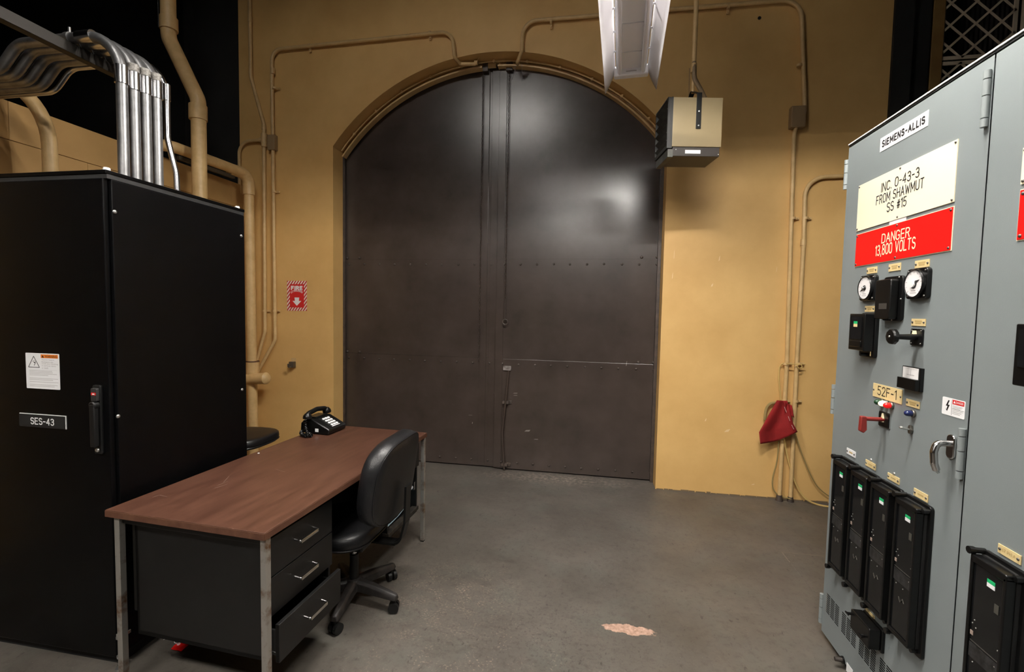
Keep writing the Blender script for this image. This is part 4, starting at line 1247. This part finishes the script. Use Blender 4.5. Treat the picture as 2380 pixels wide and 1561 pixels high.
# ------------------------------------------------------------------ galvanised conduits rising from the cabinet
XC = -2.30
zb0 = CZ
ZTOPS = None
for k in range(5):
    yk = 1.945 + .0605 * k
    rk = .024 if k < 4 else .015
    lab = ('nearest, leftmost galvanised conduit of the row rising from black cabinet', 'second galvanised conduit from the left rising from black cabinet',
           'middle one of five galvanised conduits rising from black cabinet', 'fourth galvanised conduit from the left rising from black cabinet',
           'thin shiny conduit, rightmost of the row rising from black cabinet')[k]
    xk = XC + .0 * k
    zh = at(235, 82, 1, 1.945).z
    t = thing('galvanised_conduit', lab, 'conduit', (xk, yk, CZ), group='conduits on the black cabinet')
    kick = -.42 - .0 * k
    xo = xk - .62 + (.0)
    if k < 4:
        P = [(xk, yk, CZ), (xk, yk, zh), (xo, yk, zh), (xo - .12, yk, zh - .12), (-4.6, yk, zh - .12)]
        MB().tube(fillet(P, [.20, .12, .12], 11), rk, 14).build('pipe', M_galv, t)
    else:
        P = [(xk + .035, yk + .02, CZ), (xk + .03, yk + .02, CZ + .16), (xk, yk, CZ + .34), (xk, yk, zh), (xo, yk, zh), (xo - .12, yk, zh - .12), (-4.6, yk, zh - .12)]
        MB().tube(fillet(P, [.2, .2, .20, .12, .12], 11), rk, 12).build('pipe', M_galvs, t)
    zcup = at(*((284, 174), (311, 190), (338, 200), (364, 210), (376, 216))[k], 1, yk).z
    coupling((xk, yk, zcup), ZV, rk * .98, .085, t, M_galvs)
    coupling((xk - .20, yk, zh), XV, rk * .98, .085, t, M_galvs)
    if 0 < k < 4:
        MB().tube([(xk, yk, zcup + .046), (xk - .001, yk, zcup + .082)], rk * 1.04, 14).build('paper_label', mat('old label', (.42, .40, .37), .6, 0, (.12, .11, .10), 60), t)
    MB().cyl((xk - .30, yk, zh - rk - .012), (xk - .30, yk, zh + rk + .03), .006, n=8).cyl((xk - .312, yk, zh), (xk - .288, yk, zh), rk * 1.2, n=12).build('hanger_clamp', M_galv, t)
# strut rail carrying them
b0, b1 = at(0, 30, 0, -2.6), at(270, 155, 0, -2.6)
zs = zh - .024 - .021
tag(MB().bar((-2.60, -1.0, zs), (-2.60, 2.26, zs), .041, .041).bar((-2.60, -1.0, zs - .03), (-2.60, 2.26, zs - .03), .041, .006).bar((-2.578, -1.0, zs - .022), (-2.578, 2.26, zs - .022), .004, .02).bar((-2.60, .2, zs), (-2.60, .2, ZT), .03, .03).build('strut_rail', mat('dark strut steel', (.022, .018, .014), .6, .2), None, 0),
    'dark steel strut rail under the galvanised conduits', 'rail')

# ------------------------------------------------------------------ desk
DZ = .755
DW, DL = .765, 1.49
DROT = R(-3.0)
dk = thing('desk', 'steel desk with brown laminate top, chrome legs and black drawers', 'desk', (-1.530, 2.258, 0), DROT)
hw, hl = DW / 2, DL / 2


def dbox(name, m_, x0, x1, y0, y1, z0, z1, par=None, bevel=.002):
    return MB().bb(x0, x1, y0, y1, z0, z1).build(name, m_, par or dk, 0, bevel, local=(par is None or par.parent == dk or par == dk))


top = dbox('desktop', M_wood, -hw, hw, -hl, hl, DZ - .030, DZ, bevel=.003)
for sx in (-1, 1):
    MB().bb(sx * hw - .0015, sx * hw + .0015, -hl, hl, DZ - .029, DZ - .004).build('edge_band', M_woodedge, top, 0, local=True)
    MB().bb(-hw, hw, sx * hl - .0015, sx * hl + .0015, DZ - .029, DZ - .004).build('edge_band', M_woodedge, top, 0, local=True)
LG = .026
for sx in (-1, 1):
    for sy in (-1, 1):
        cx, cy = (hw - .015 if sx > 0 else -hw + .045), sy * (hl - .022)
        lg = dbox('leg', M_rusty, cx - LG / 2, cx + LG / 2, cy - LG / 2, cy + LG / 2, .008, DZ - .031, bevel=.002)
        MB().bb(cx - .011, cx + .011, cy - .011, cy + .011, 0, .008).build('glide', M_blackd, lg, 0, local=True)
for x_, y_, dx_, dy_ in ((355, 1155, 14, -5), (372, 1150, 16, 4), (505, 1128, 24, -10), (498, 1134, 30, -9), (520, 1120, 12, -14), (640, 1090, 22, 6)):
    q0, q1 = at(x_, y_, 2, DZ + .0003), at(x_ + dx_, y_ + dy_, 2, DZ + .0003)
    MB().bar(q0, q1, .0016, .0004).build('scratch', mat('bare scratch', (.20, .13, .10), .6), top, 0)
# near pedestal with three drawers facing the chair side (+x)
pz0, pz1 = .225, DZ - .031
ya, yb_ = -hl + .055, -hl + .47
xr, xl = hw - .050, -hw + .085
ped = MB()
ped.bb(xl, xr, ya, ya + .012, pz0 - .02, pz1).bb(xl, xr, yb_ - .012, yb_, pz0 - .02, pz1).bb(xl, xl + .012, ya, yb_, pz0 - .02, pz1).bb(xl, xr, ya, yb_, pz0 - .02, pz0).bb(xl, xr, ya, yb_, pz1 - .03, pz1)
ped.build('pedestal', M_desk, dk, 0, .002, local=True)
dbox('modesty_panel', M_desk, -hw + .06, -hw + .075, -hl + .06, hl - .06, .30, pz1)
dbox('end_rail', M_desk, -hw + .060, hw - .030, -hl + .022, -hl + .038, DZ - .06, DZ - .031)


def pull(par, x, y, z, w_=.105, tilt=0.0):
    b = MB()
    P = [(x, y - w_ / 2, z), (x + .030, y - w_ / 2, z - .004), (x + .030, y + w_ / 2, z - .004), (x, y + w_ / 2, z)]
    b.tube(fillet(P, .006, 4), .0045, 8)
    b.bar((x + .030, y - w_ / 2 + .002, z - .006), (x + .030, y + w_ / 2 - .002, z - .006), .008, .014)
    return b.build('handle', M_chrome, par, 40, local=True)


dh = [(pz1 - .185, pz1 - .030), (pz1 - .345, pz1 - .190), (pz0 - .018, pz1 - .350)]
for k, (za, zb_) in enumerate(dh):
    ox = 0 if k < 2 else .045
    d_ = MB().bb(xr - .002 + ox, xr + .016 + ox, ya + .004, yb_ - .004, za, zb_ - (0 if k < 2 else .012)).bb(xl + .05 + ox, xr + ox, ya + .022, ya + .030, za + .02, zb_ - .05).bb(xl + .05 + ox, xr + ox, yb_ - .030, yb_ - .022, za + .02, zb_ - .05).bb(xl + .05 + ox, xr + ox, ya + .022, yb_ - .022, za + .012, za + .02).build('drawer', M_desk, dk, 0, .002, local=True)
    pull(d_, xr + .016 + ox, (ya + yb_) / 2 + .0, (za + zb_) / 2 + .01, .115)
# far pedestal: top drawer left, the two below missing
yc0, yc1 = hl - .46, hl - .045
pe2 = MB()
pe2.bb(xl, xr, yc0, yc0 + .012, pz0 - .01, pz1).bb(xl, xr, yc1 - .012, yc1, pz0 - .01, pz1).bb(xl, xl + .012, yc0, yc1, pz0, pz1).bb(xl, xr, yc0, yc1, pz0 - .01, pz0 + .004).bb(xl, xr, yc0, yc1, pz1 - .03, pz1)
pe2.build('pedestal', M_desk, dk, 0, .002, local=True)
za, zb_ = pz1 - .185, pz1 - .030
d_ = MB().bb(xr - .002, xr + .016, yc0 + .004, yc1 - .004, za, zb_).bb(xl + .05, xr, yc0 + .02, yc0 + .028, za + .02, zb_ - .03).bb(xl + .05, xr, yc1 - .028, yc1 - .02, za + .02, zb_ - .03).bb(xl + .05, xr, yc0 + .02, yc1 - .02, za + .01, za + .02).build('drawer', M_desk, dk, 0, .002, local=True)
pull(d_, xr + .016, (yc0 + yc1) / 2, (za + zb_) / 2 + .01, .115)
rl = MB().bb(xl + .06, xr - .004, yc1 - .030, yc1 - .014, .375, .430).build('drawer_slide', M_galvs, dk, 0, .002, local=True)
for xx, zz in ((xr - .06, .412), (xr - .03, .388)):
    MB().cyl((xx, yc1 - .030, zz), (xx, yc1 - .040, zz), .012, n=14).build('roller', M_label, rl, local=True)
MB().bb(xr - .03, xr + .012, yc0 - .002, yc1 + .004, pz0 + .006, pz0 + .03).build('bottom_rail', mat('worn rail', (.07, .06, .05), .5, .5, (.02, .018, .016), 20), dk, 0, .002, local=True)
# sheet of paper left in the open pedestal
yp = (yc0 + yc1) / 2 + .02
pp = MB().grid(lambda a, q: Vector((-1.530, 2.258, 0)) + Matrix.Rotation(DROT, 3, 'Z') @ Vector((xr - .26 + .20 * a, yp - .13 + .26 * q, pz0 + .0085 + .012 * math.sin(a * 2.2) * q + .03 * max(0, q - .6))), 8, 8)
tag(pp.build('paper_sheet', M_paper, None, 40, solid=.001), 'pale blue sheet of paper lying in the open desk pedestal', 'paper')

# ------------------------------------------------------------------ office chairs


def pad(w, h, t, ex, dome_f, dome_b, n=40, rings=6):
    """puffed cushion in the local x (width), z (height), y (thickness) frame; returns verts, faces and outline"""
    def ring(s, y):
        out = []
        for k in range(n):
            a = 2 * PI * k / n
            ca, sa = math.cos(a), math.sin(a)
            out.append(Vector((w / 2 * s * math.copysign(abs(ca) ** (2 / ex), ca), y, h / 2 * s * math.copysign(abs(sa) ** (2 / ex), sa))))
        return out
    R_ = []
    for i in range(1, rings + 1):
        s = i / rings * .93
        R_.append(ring(s, t / 2 + dome_f * (1 - s ** 2)))
    R_.append(ring(.985, t / 2 * .72)); R_.append(ring(1.0, 0.0)); R_.append(ring(.985, -t / 2 * .72))
    for i in range(rings, 0, -1):
        s = i / rings * .93
        R_.append(ring(s, -t / 2 - dome_b * (1 - s ** 2)))
    vs = [Vector((0, t / 2 + dome_f, 0))]
    for r_ in R_: vs += r_
    vs.append(Vector((0, -t / 2 - dome_b, 0)))
    fs = []
    for k in range(n): fs.append((0, 1 + k, 1 + (k + 1) % n))
    for i in range(len(R_) - 1):
        for k in range(n):
            o = 1 + i * n
            fs.append((o + k, o + n + k, o + n + (k + 1) % n, o + (k + 1) % n))
    o = 1 + (len(R_) - 1) * n
    for k in range(n): fs.append((o + k, len(vs) - 1, o + (k + 1) % n))
    return vs, fs, ring


def make_chair(label, loc, rz, seat_z, base_rot, back_rot=0.0):
    """chair facing local +y; backrest at -y"""
    ch = thing('office_chair', label, 'chair', loc, rz, 'black office chairs at the desk')
    # seat
    vs, fs, ring = pad(.46, .42, .075, 3.2, .012, .005)
    RX = Matrix.Rotation(R(90), 3, 'X')
    b = MB().add([RX @ v + Vector((0, .06, seat_z - .04)) for v in vs], fs)
    seat = b.build('seat', M_leather, ch, 60, local=True)
    MB().tube([Vector((v.x, v.z + .06, seat_z - .062)) for v in ring(.995, 0)], .004, 6, closed=True).build('piping', M_leather, seat, local=True)
    MB().bb(-.12, .12, -.11, .11, seat_z - .115, seat_z - .078).build('mechanism', M_plastic, ch, 0, .01, local=True)
    # backrest: leaning, curved round the sitter
    bw, bh = .53, .45
    zc0 = seat_z + .262
    tilt = R(8)
    vs, fs, ring = pad(bw, bh, .095, 3.1, .012, .006)

    def pose(v):
        x, y, z = v
        y = y + .34 * x * x - .12 * (z * z)
        y2 = y * math.cos(tilt) - z * math.sin(tilt)
        z2 = z * math.cos(tilt) + y * math.sin(tilt)
        return Vector((x, y2 - .225, z2 + zc0))
    bk = MB().add([pose(v) for v in vs], fs).build('backrest', M_leather, ch, 60, local=True)
    MB().tube([pose(v + Vector((0, -.042, 0))) for v in ring(.965, 0)], .004, 6, closed=True).build('piping', M_leather, bk, local=True)
    # curved support bar behind
    P = [(0, -.05, seat_z - .098), (0, -.27, seat_z - .098), (0, -.300, seat_z + .02), (0, -.306, seat_z + .20)]
    PP = fillet(P, .05, 6)
    b = MB()
    for a, q in zip(PP, PP[1:]):
        b.bar(a, q + (q - a) * .1, .062, .012, (0, 1, 1))
    b.build('back_support', M_plastic, ch, 0, .003, local=True)
    # column
    cl = MB().cyl((0, 0, .24), (0, 0, seat_z - .1), .0135, n=16).build('gas_lift', M_galvs, ch, local=True)
    MB().cyl((0, 0, .09), (0, 0, .265), .026, .023, 18).build('column_sleeve', M_plastic, ch, local=True)
    # star base
    MB().lathe((0, 0, .075), (0, 0, 1), [(.052, 0), (.052, .03), (.04, .055), (.03, .06)], 20).build('hub', M_dust, ch, local=True)
    for k in range(5):
        a = base_rot + 2 * PI * k / 5
        d = Vector((math.cos(a), math.sin(a), 0)); s_ = Vector((-d.y, d.x, 0))
        vs, fs = [], []
        prof = [(.03, .030, .075, .132), (.12, .027, .074, .124), (.22, .021, .068, .106), (.262, .019, .066, .098), (.272, .014, .068, .092)]
        for r_, hw_, z0, z1 in prof:
            p_ = d * r_
            vs += [p_ - s_ * hw_ + ZV * z0, p_ + s_ * hw_ + ZV * z0, p_ + s_ * hw_ * .95 + ZV * (z1 - .012), p_ + s_ * hw_ * .5 + ZV * z1, p_ - s_ * hw_ * .5 + ZV * z1, p_ - s_ * hw_ * .95 + ZV * (z1 - .012)]
        for i in range(len(prof) - 1):
            for j in range(6):
                fs.append((i * 6 + j, i * 6 + (j + 1) % 6, i * 6 + 6 + (j + 1) % 6, i * 6 + 6 + j))
        fs += [tuple(range(5, -1, -1)), tuple((len(prof) - 1) * 6 + j for j in range(6))]
        arm = MB().add(vs, fs).build('base_arm', M_dust, ch, 50, .003, local=True)
        cp = d * .252
        ca = a + 1.1 + k * .9
        ax = Vector((math.cos(ca), math.sin(ca), 0))
        cs = MB().bb(-.010, .010, -.02, .02, .03, .066)
        cs = MB().cyl(cp + ZV * .03, cp + ZV * .068, .012, n=10)
        cs.cyl(cp - ax * .026 + ZV * .027, cp - ax * .006 + ZV * .027, .027, n=18).cyl(cp + ax * .006 + ZV * .027, cp + ax * .026 + ZV * .027, .027, n=18)
        cst = cs.build('caster', M_plastic, arm, 40, local=True)
    return ch


CH1 = Vector((-1.250, 2.262, 0))
make_chair('black leatherette office chair pushed against the drawer side of desk', CH1, R(90), .455, R(-81) - R(90))
make_chair('black office chair behind the desk, mostly hidden by black cabinet', (-2.83, 3.28, 0), R(-90), .56, R(20))

# ------------------------------------------------------------------ telephone
ph = thing('telephone', 'black push button telephone on the far end of desk', 'telephone', (-1.80, 2.85, DZ), R(-4))
TF = Fr((0, 0, 0), (0, 1, 0), (0, 0, 1), (1, 0, 0))
pw = .095
prof = [(.105, .004), (.112, .030), (.105, .040), (-.015, .098), (-.075, .098), (-.105, .070), (-.110, .004)]
MB().prism([Vector((x, -pw, z)) for x, z in prof], (0, 2 * pw, 0)).build('housing', M_bake, ph, 30, .006, local=True)
# keypad on the slope
e0, e1 = Vector((.105, 0, .040)), Vector((-.015, 0, .098))
ds = (e1 - e0).normalized(); nrm = Vector((-ds.z, 0, ds.x)); nrm = nrm if nrm.z > 0 else -nrm
KF = Fr(e0, (0, 1, 0), ds, nrm)
L_ = (e1 - e0).length
kp = MB().plate(KF, -.050, .050, .008, L_ - .012, 0, .004, .004).build('keypad', M_plastic, ph, 30, .001, local=True)
for i in range(3):
    for j in range(4):
        MB().plate(KF, -.036 + i * .026, -.017 + i * .026, .018 + j * .024, .034 + j * .024, .004, .010, .003).build('key', M_label, kp, 30, .001, local=True)
MB().plate(KF, -.04, .04, .009, .015, .004, .006).build('number_strip', M_label, kp, 0, local=True)
# handset across the back, cradled
HP = [(-.052, -.108, .118), (-.052, -.085, .136), (-.052, 0, .148), (-.052, .085, .136), (-.052, .108, .118)]
hs = MB().tube(fillet(HP, .05, 5), .016, 12).build('handset', M_bake, ph, 50, local=True)
for sy in (-1, 1):
    MB().lathe((-.050, sy * .098, .138), (.05, sy * .15, -1), [(.016, 0), (.026, .014), (.029, .030), (.027, .036)], 20).build('ear_cup' if sy > 0 else 'mouth_cup', M_bake, hs, local=True)
MB().bb(-.085, -.015, -.06, .06, .096, .108).build('cradle', M_bake, ph, 0, .004, local=True)
MB().bb(.005, .03, -pw - .001, -pw + .0005, .018, .040).build('side_label', M_label, ph, 0, local=True)
# coiled cord
pts = []
ctrl = [Vector((-.05, -.125, .130)), Vector((-.045, -.128, .06)), Vector((-.03, -.13, .016)), Vector((.0, -.145, .016)), Vector((.03, -.165, .016)), Vector((.01, -.19, .016)), Vector((-.03, -.17, .016)), Vector((-.06, -.15, .016)), Vector((-.085, -.11, .018))]
NS = 260
for i in range(NS):
    f_ = i / (NS - 1) * (len(ctrl) - 1)
    k = min(int(f_), len(ctrl) - 2); q = f_ - k
    p_ = ctrl[k].lerp(ctrl[k + 1], q)
    tg = (ctrl[k + 1] - ctrl[k]).normalized()
    s1 = tg.cross(Vector((.3, .2, 1))).normalized(); s2 = tg.cross(s1)
    a = i * .9
    pts.append(p_ + (s1 * math.cos(a) + s2 * math.sin(a)) * .010)
for p_ in pts: p_.z = max(p_.z, .004)
MB().tube(pts, .0028, 5).build('coiled_cord', M_bake, ph, 60, local=True)

# red tag with string below the desk
tg_ = at(420, 1494, 2, .02)
t = thing('red_tag', 'small red paper tag with string on the floor under desk', 'tag', (tg_.x, tg_.y, 0), R(-20))
MB().prism([Vector(q) for q in ((-.035, -.01, .004), (-.018, -.032, .004), (.045, -.018, .010), (.035, .022, .016), (-.012, .03, .010), (-.032, .014, .005))], (0, 0, .0012)).build('card', M_red, t, 0, local=True)
MB().tube([Vector((-.018 + .006 * math.cos(a * PI / 4), .006 * math.sin(a * PI / 4), .0085)) for a in range(8)], .002, 5, closed=True).build('eyelet', M_label, t, local=True)
MB().tube(fillet([(-.02, 0, .009), (-.06, -.006, .004), (-.075, .03, .012), (-.10, .02, .006), (-.12, -.02, .003)], .02), .0012, 5).build('string', M_label, t, local=True)
tag(MB().lathe(at(601, 1053, 2, DZ), (0, 0, 1), [(.006, 0), (.006, .002), (.003, .003)], 10).build('thumbtack', M_label), 'tiny white dot on the desktop near its back edge', 'tack')

# ------------------------------------------------------------------ fire extinguisher sign and wall hook
u0, u1, v0, v1 = -3.128, -2.905, 1.556, 1.862
sn = MB().plate(WF, u0, u1, v0, v1, .001, .003).build('fire_sign', M_stripe, None, 0)
tag(sn, 'red and white striped fire extinguisher sign on the tan wall', 'sign')
w_, h_ = u1 - u0, v1 - v0
MB().plate(WF, u0 + .14 * w_, u1 - .14 * w_, v0 + .11 * h_, v1 - .11 * h_, .003, .0036).build('red_panel', M_redink, sn, 0)
engrave('FIRE', WF, u0 + .20 * w_, u0 + .80 * w_, v1 - .315 * h_, v1 - .165 * h_, .0042, M_white, sn, .26, .36)
wc = (u0 + u1) / 2


def bend(a, q):
    an = (a - .5) * 1.25
    rr = .105 + q * .020
    return wc + rr * math.sin(an), v0 + .265 * h_ + rr * math.cos(an) + .010


text('EXTINGUISHER', WF, 0, 1, 0, 1, .0042, M_white, sn, warp=bend, bold=.01)
MB().prism([WF.P(wc + x * w_, v0 + z * h_, .0037) for x, z in ((-.12, .445), (.12, .445), (.10, .33), (.225, .33), (0, .165), (-.225, .33), (-.10, .33))], (0, -.0006, 0)).build('arrow', M_white, sn, 0)
q = at(683, 846, 1, WY)
t = thing('wall_hook', 'small metal extinguisher hook screwed to the wall', 'hook', (q.x, WY, q.z))
MB().plate(WF, q.x - .026, q.x + .026, q.z - .035, q.z + .065, .0005, .004, .004).build('back_plate', M_tan, t, 0)
MB().plate(WF, q.x - .024, q.x + .026, q.z - .03, q.z + .03, .004, .05, .004).build('bracket', M_cauld, t, 0, .003)
MB().tube(fillet([(q.x, WY - .04, q.z - .02), (q.x, WY - .09, q.z - .025), (q.x, WY - .09, q.z + .015)], .02), .008, 8).build('hook_finger', M_cauld, t)

# ------------------------------------------------------------------ red cloth and ropes hung on the right conduits
fy = WY - .075
fp = lambda x, y, d=0.0: at(x, y, 1, fy - d)
TL, TR, BL, BR = (1806, 930), (1830, 931), (1766, 1031), (1853, 1003)


def cloth(a, q):
    if q < .76: lx, ly = TL[0] + (1764 - TL[0]) * q / .76, TL[1] + (1004 - TL[1]) * q / .76
    else: lx, ly = 1764 + 3 * (q - .76) / .24, 1004 + 27 * (q - .76) / .24
    if q < .8: rx, ry = TR[0] + (1843 - TR[0]) * q / .8, TR[1] + (984 - TR[1]) * q / .8
    else: rx, ry = 1843 + 10 * (q - .8) / .2, 984 + 19 * (q - .8) / .2
    x, y = lx + (rx - lx) * a, ly + (ry - ly) * a
    y += 5 * math.sin(a * PI) * q
    d = .022 * math.sin(a * 7 + q * 2) * (.3 + q) + .02 * q
    return fp(x, y, d)


rag = thing('red_cloth', 'red cloth bag hung on the two conduits by the switchgear', 'cloth', fp(1810, 1020))
MB().grid(cloth, 22, 25).build('drape', M_redcloth, rag, 80, solid=.004)
MB().grid(lambda a, q: fp(1820 + 18 * a + 6 * q + (0 if a < .5 else 2), 932 + 10 * a + 28 * q, .012 + .012 * math.sin(a * 6 + q * 3)), 8, 10).build('folded_corner', M_redcloth, rag, 80, solid=.004)
b = MB()
for (x0, y0, x1, y1) in ((1823, 945, 1828, 958), (1832, 967, 1836, 978), (1840, 987, 1845, 997)):
    b.tube([fp(x0, y0, .05), fp(x1, y1, .06)], .0022, 5)
b.build('stitching', mat('pale pink stitch', (.55, .30, .28), .7), rag)


def rope(label, pts, m_, r_=.006, cat='rope'):
    P = [Vector(p) for p in pts]
    out = []
    for i in range(len(P) - 1):
        p0, p1, p2, p3 = P[max(i - 1, 0)], P[i], P[i + 1], P[min(i + 2, len(P) - 1)]
        for k in range(6):
            t_ = k / 6
            out.append(.5 * ((2 * p1) + (p2 - p0) * t_ + (2 * p0 - 5 * p1 + 4 * p2 - p3) * t_ ** 2 + (3 * p1 - p0 - 3 * p2 + p3) * t_ ** 3))
    out.append(P[-1])
    return tag(MB().tube(out, r_, 7).build('rope', m_), label, cat)


fp2 = lambda x, y: at(x, y, 1, WY - .035)
rope('pale rope hanging from conduit clamp down to red cloth', [fp2(1822, 844), fp2(1813, 850), fp2(1810, 875), fp2(1812, 900), fp2(1815, 930)], M_rope, .0055)
rope('old olive rope loop left of the red cloth', [fp2(1803, 935), fp2(1790, 938), fp2(1781, 950), fp2(1777, 975)], M_ropeo, .011)
rope('yellow rope from red cloth curving across the floor to switchgear', [fp(1822, 1010), fp2(1827, 1045), fp2(1838, 1090), fp2(1855, 1135), at(1875, 1160, 1, WY - .06), at(1900, 1172, 2, .007), at(1926, 1177, 2, .007)], M_rope, .0075)
rope('thin brown cord slanting from red cloth to the switchgear', [fp2(1848, 1005), fp2(1866, 1060), fp2(1890, 1115), fp2(1910, 1140), fp2(1935, 1158)], M_ropeo, .0045)
rope('dark cord looping down to the floor behind left conduit', [fp2(1810, 1025), fp2(1806, 1070), fp2(1796, 1110), fp2(1797, 1135), fp2(1810, 1150), at(1840, 1160, 1, WY - .05)], M_ropeo, .0055)
rope('short yellow cord knotted across both right conduits', [fp(1828, 845), fp(1846, 846), fp(1860, 846), fp(1864, 853), fp(1857, 855), fp(1853, 849), fp(1862, 846), fp(1872, 846)], M_rope, .0042)

# ------------------------------------------------------------------ unit heater
hc = Vector((.655, 3.40, 0))
ht = thing('unit_heater', 'beige unit heater hanging from a conduit beside the arch', 'heater', (hc.x, hc.y, 2.68), R(9.5))
HW_, HD = .168, .25
z0, z1, z2 = .0, .062, .392
MB().bb(-HW_, HW_, 0, HD, z1, z2).build('casing', M_beige, ht, 0, .003, local=True)
bs = MB().bb(-HW_ + .008, HW_ - .008, .006, HD - .0, z0, z1).build('base_box', M_heatd, ht, 0, .003, local=True)
MB().bb(-.075, .03, .0045, .006, .018, .042).build('rating_label', M_label, bs, 0, local=True)
for xx, zz in ((-HW_ + .03, .044), (HW_ - .015, .014)):
    MB().lathe((xx, .006, zz), (0, -1, 0), [(.003, 0), (.003, .003), (.001, .004)], 8).build('screw', M_zinc, bs, local=True)
# discharge side (-x): frame with louvers
fx = -HW_
fr_ = MB()
fr_.bb(fx - .035, fx, .0, .014, z1 - .01, z2).bb(fx - .035, fx, HD + .02, HD + .034, z1 - .01, z2).bb(fx - .035, fx, 0, HD + .034, z1 - .012, z1 + .012).bb(fx - .035, fx, 0, HD + .034, z2 - .010, z2).build('outlet_frame', mat('dark heater frame', (.022, .022, .020), .5),  ht, 0, .002, local=True)
MB().bb(fx - .006, fx - .001, .01, HD, z1 + .01, z2 - .01).build('outlet_dark', M_blackd, ht, 0, local=True)
for k in range(6):
    zz = z1 + .032 + k * .053
    MB().bar((fx - .020, .012, zz), (fx - .020, HD + .022, zz), .044, .004, (.8, 0, 1)).build('louver', M_heatg, ht, 0, local=True)
    MB().bb(fx - .030, fx - .014, .013, .018, zz - .006, zz + .006).build('louver_pin', M_zinc, ht, 0, local=True)
MB().bb(fx - .026, fx + .01, .004, HD + .024, z0 - .008, z1 - .016).build('outlet_sill', M_heatg, ht, 0, .002, local=True)
# yoke: straps front and back to a central swivel
swz, swy = z2 + .095, HD / 2
for yy in (-.004, HD + .004):
    st = MB().bar((.005, yy, z1 + .12), (.005, yy, z2 + .03), .034, .005, (0, 1, 0)).bar((.005, yy, z2 + .022), (.005, swy, swz), .034, .005, (0, 0, 1)).build('yoke_strap', M_plastic, ht, 0, .001, local=True)
    if yy < 0:
        for zz in (z1 + .14, z1 + .235): MB().lathe((.005, yy - .003, zz), (0, -1, 0), [(.005, 0), (.005, .003), (.002, .004)], 10).build('bolt', M_zinc, st, local=True)
MB().cyl((.005, swy, swz - .012), (.005, swy, ZT - 2.68), .011, n=12).build('hanger_rod', M_tan, ht, local=True)
MB().cyl((.005, swy, swz + .14), (.005, swy, ZT - 2.68), .016, n=14).build('drop_conduit', M_tan, ht, local=True)
MB().tube(fillet([(.005, swy - .002, swz + .20), (.005, swy - .02, swz + .08), (.06, swy - .02, swz - .01), (.12, swy, z2 - .005)], .08), .0155, 12).build('flexible_conduit', mat('brown flexible conduit', (.22, .15, .08), .5, bump=.4, bscale=90), ht, 50, local=True)
MB().cyl((.005, swy, swz + .13), (.005, swy, swz + .19), .021, n=14).build('conduit_coupling', M_tan, ht, local=True)
MB().tube([(-.025, swy, swz + .16), (-.02, swy, z2)], .0015, 5).build('wire', M_brownd, ht, local=True)


# ------------------------------------------------------------------ fluorescent strip lights
def strip_light(label, loc, rz, tube_mat, group, length=1.22, drop=.105):
    """hung strip light along local y, loc = mouth of the reflector at mid length"""
    t = thing('strip_light', label, 'lamp', loc, rz, group)
    l = length / 2
    zc = .105
    MB().bb(-.0875, .0875, -l + .04, l - .04, zc, zc + .05).build('channel', M_lampw, t, 0, .004, local=True)
    for sy in (-1, 1):
        MB().bb(-.098, .098, sy * l - .045, sy * l, zc - .040, zc + .02).build('end_socket', M_lampw, t, 0, .008, local=True)
        MB().bb(-.030, .030, sy * (l - .047) - .001, sy * (l - .047) + .001, zc - .020, zc - .015).build('socket_slot', M_greyink, t, 0, local=True)
    for sx in (-1, 1):
        MB().cyl((sx * .066, -l + .03, zc - .020), (sx * .066, l - .03, zc - .020), .0135, n=14).build('tube', tube_mat, t, local=True)
        # flared reflector wing
        wg = MB()
        prof = [(.094, zc + .012), (.101, zc + .004), (.114, zc - .29 * drop), (.132, zc - .67 * drop), (.150, zc - drop)]
        vs, fs = [], []
        ys = [-l - .0, l + .02]
        for yy in ys:
            for x, z in prof: vs.append((sx * x, yy, z))
        for i in range(len(prof) - 1): fs.append((i, i + 1, len(prof) + i + 1, len(prof) + i))
        wg.add(vs, fs).build('reflector', M_lampp, t, 60, local=True, solid=.003)
        for k in range(7):
            yy = -l + .06 + k * (2 * l - .10) / 6
            MB().prism([Vector((sx * q[0], yy, q[1])) for q in ((.096, zc + .004), (.114, zc - .29 * drop), (.145, zc - .87 * drop), (.135, zc - .52 * drop), (.120, zc - .11 * drop))], (0, .004, 0)).bar((sx * .055, yy, zc + .004), (sx * .100, yy, zc + .006), .012, .004).build('rib', M_lampp, t, 0, local=True)
    for k in range(4):
        yy = -l + .22 + k * (2 * l - .44) / 3
        MB().bb(-.060, .060, yy - .002, yy + .002, zc - .003, zc).build('tube_clip', M_lampp, t, 0, local=True)
    for yy in (-.3, .0):
        MB().cyl((0, yy, zc + .05), (0, yy, ZT - loc[2]), .006, n=8).build('hanger_stem', M_lampw, t, local=True)
    return t


strip_light('unlit white strip light with two tubes hanging above the door', (.140, 2.30, 2.925), R(-3.2), M_tube_off, None)
for x, y, z, ln, sh, dp, lb in HALL_LAMPS:
    M_on = mat('lit tube %.2f' % sh, (1, 1, 1), .4, emit=((1.0, .95, .88), LAMP_EMIT * sh))
    strip_light(lb, (x, y, z), R(90), M_on, 'lit strip lights out of view', ln, dp)
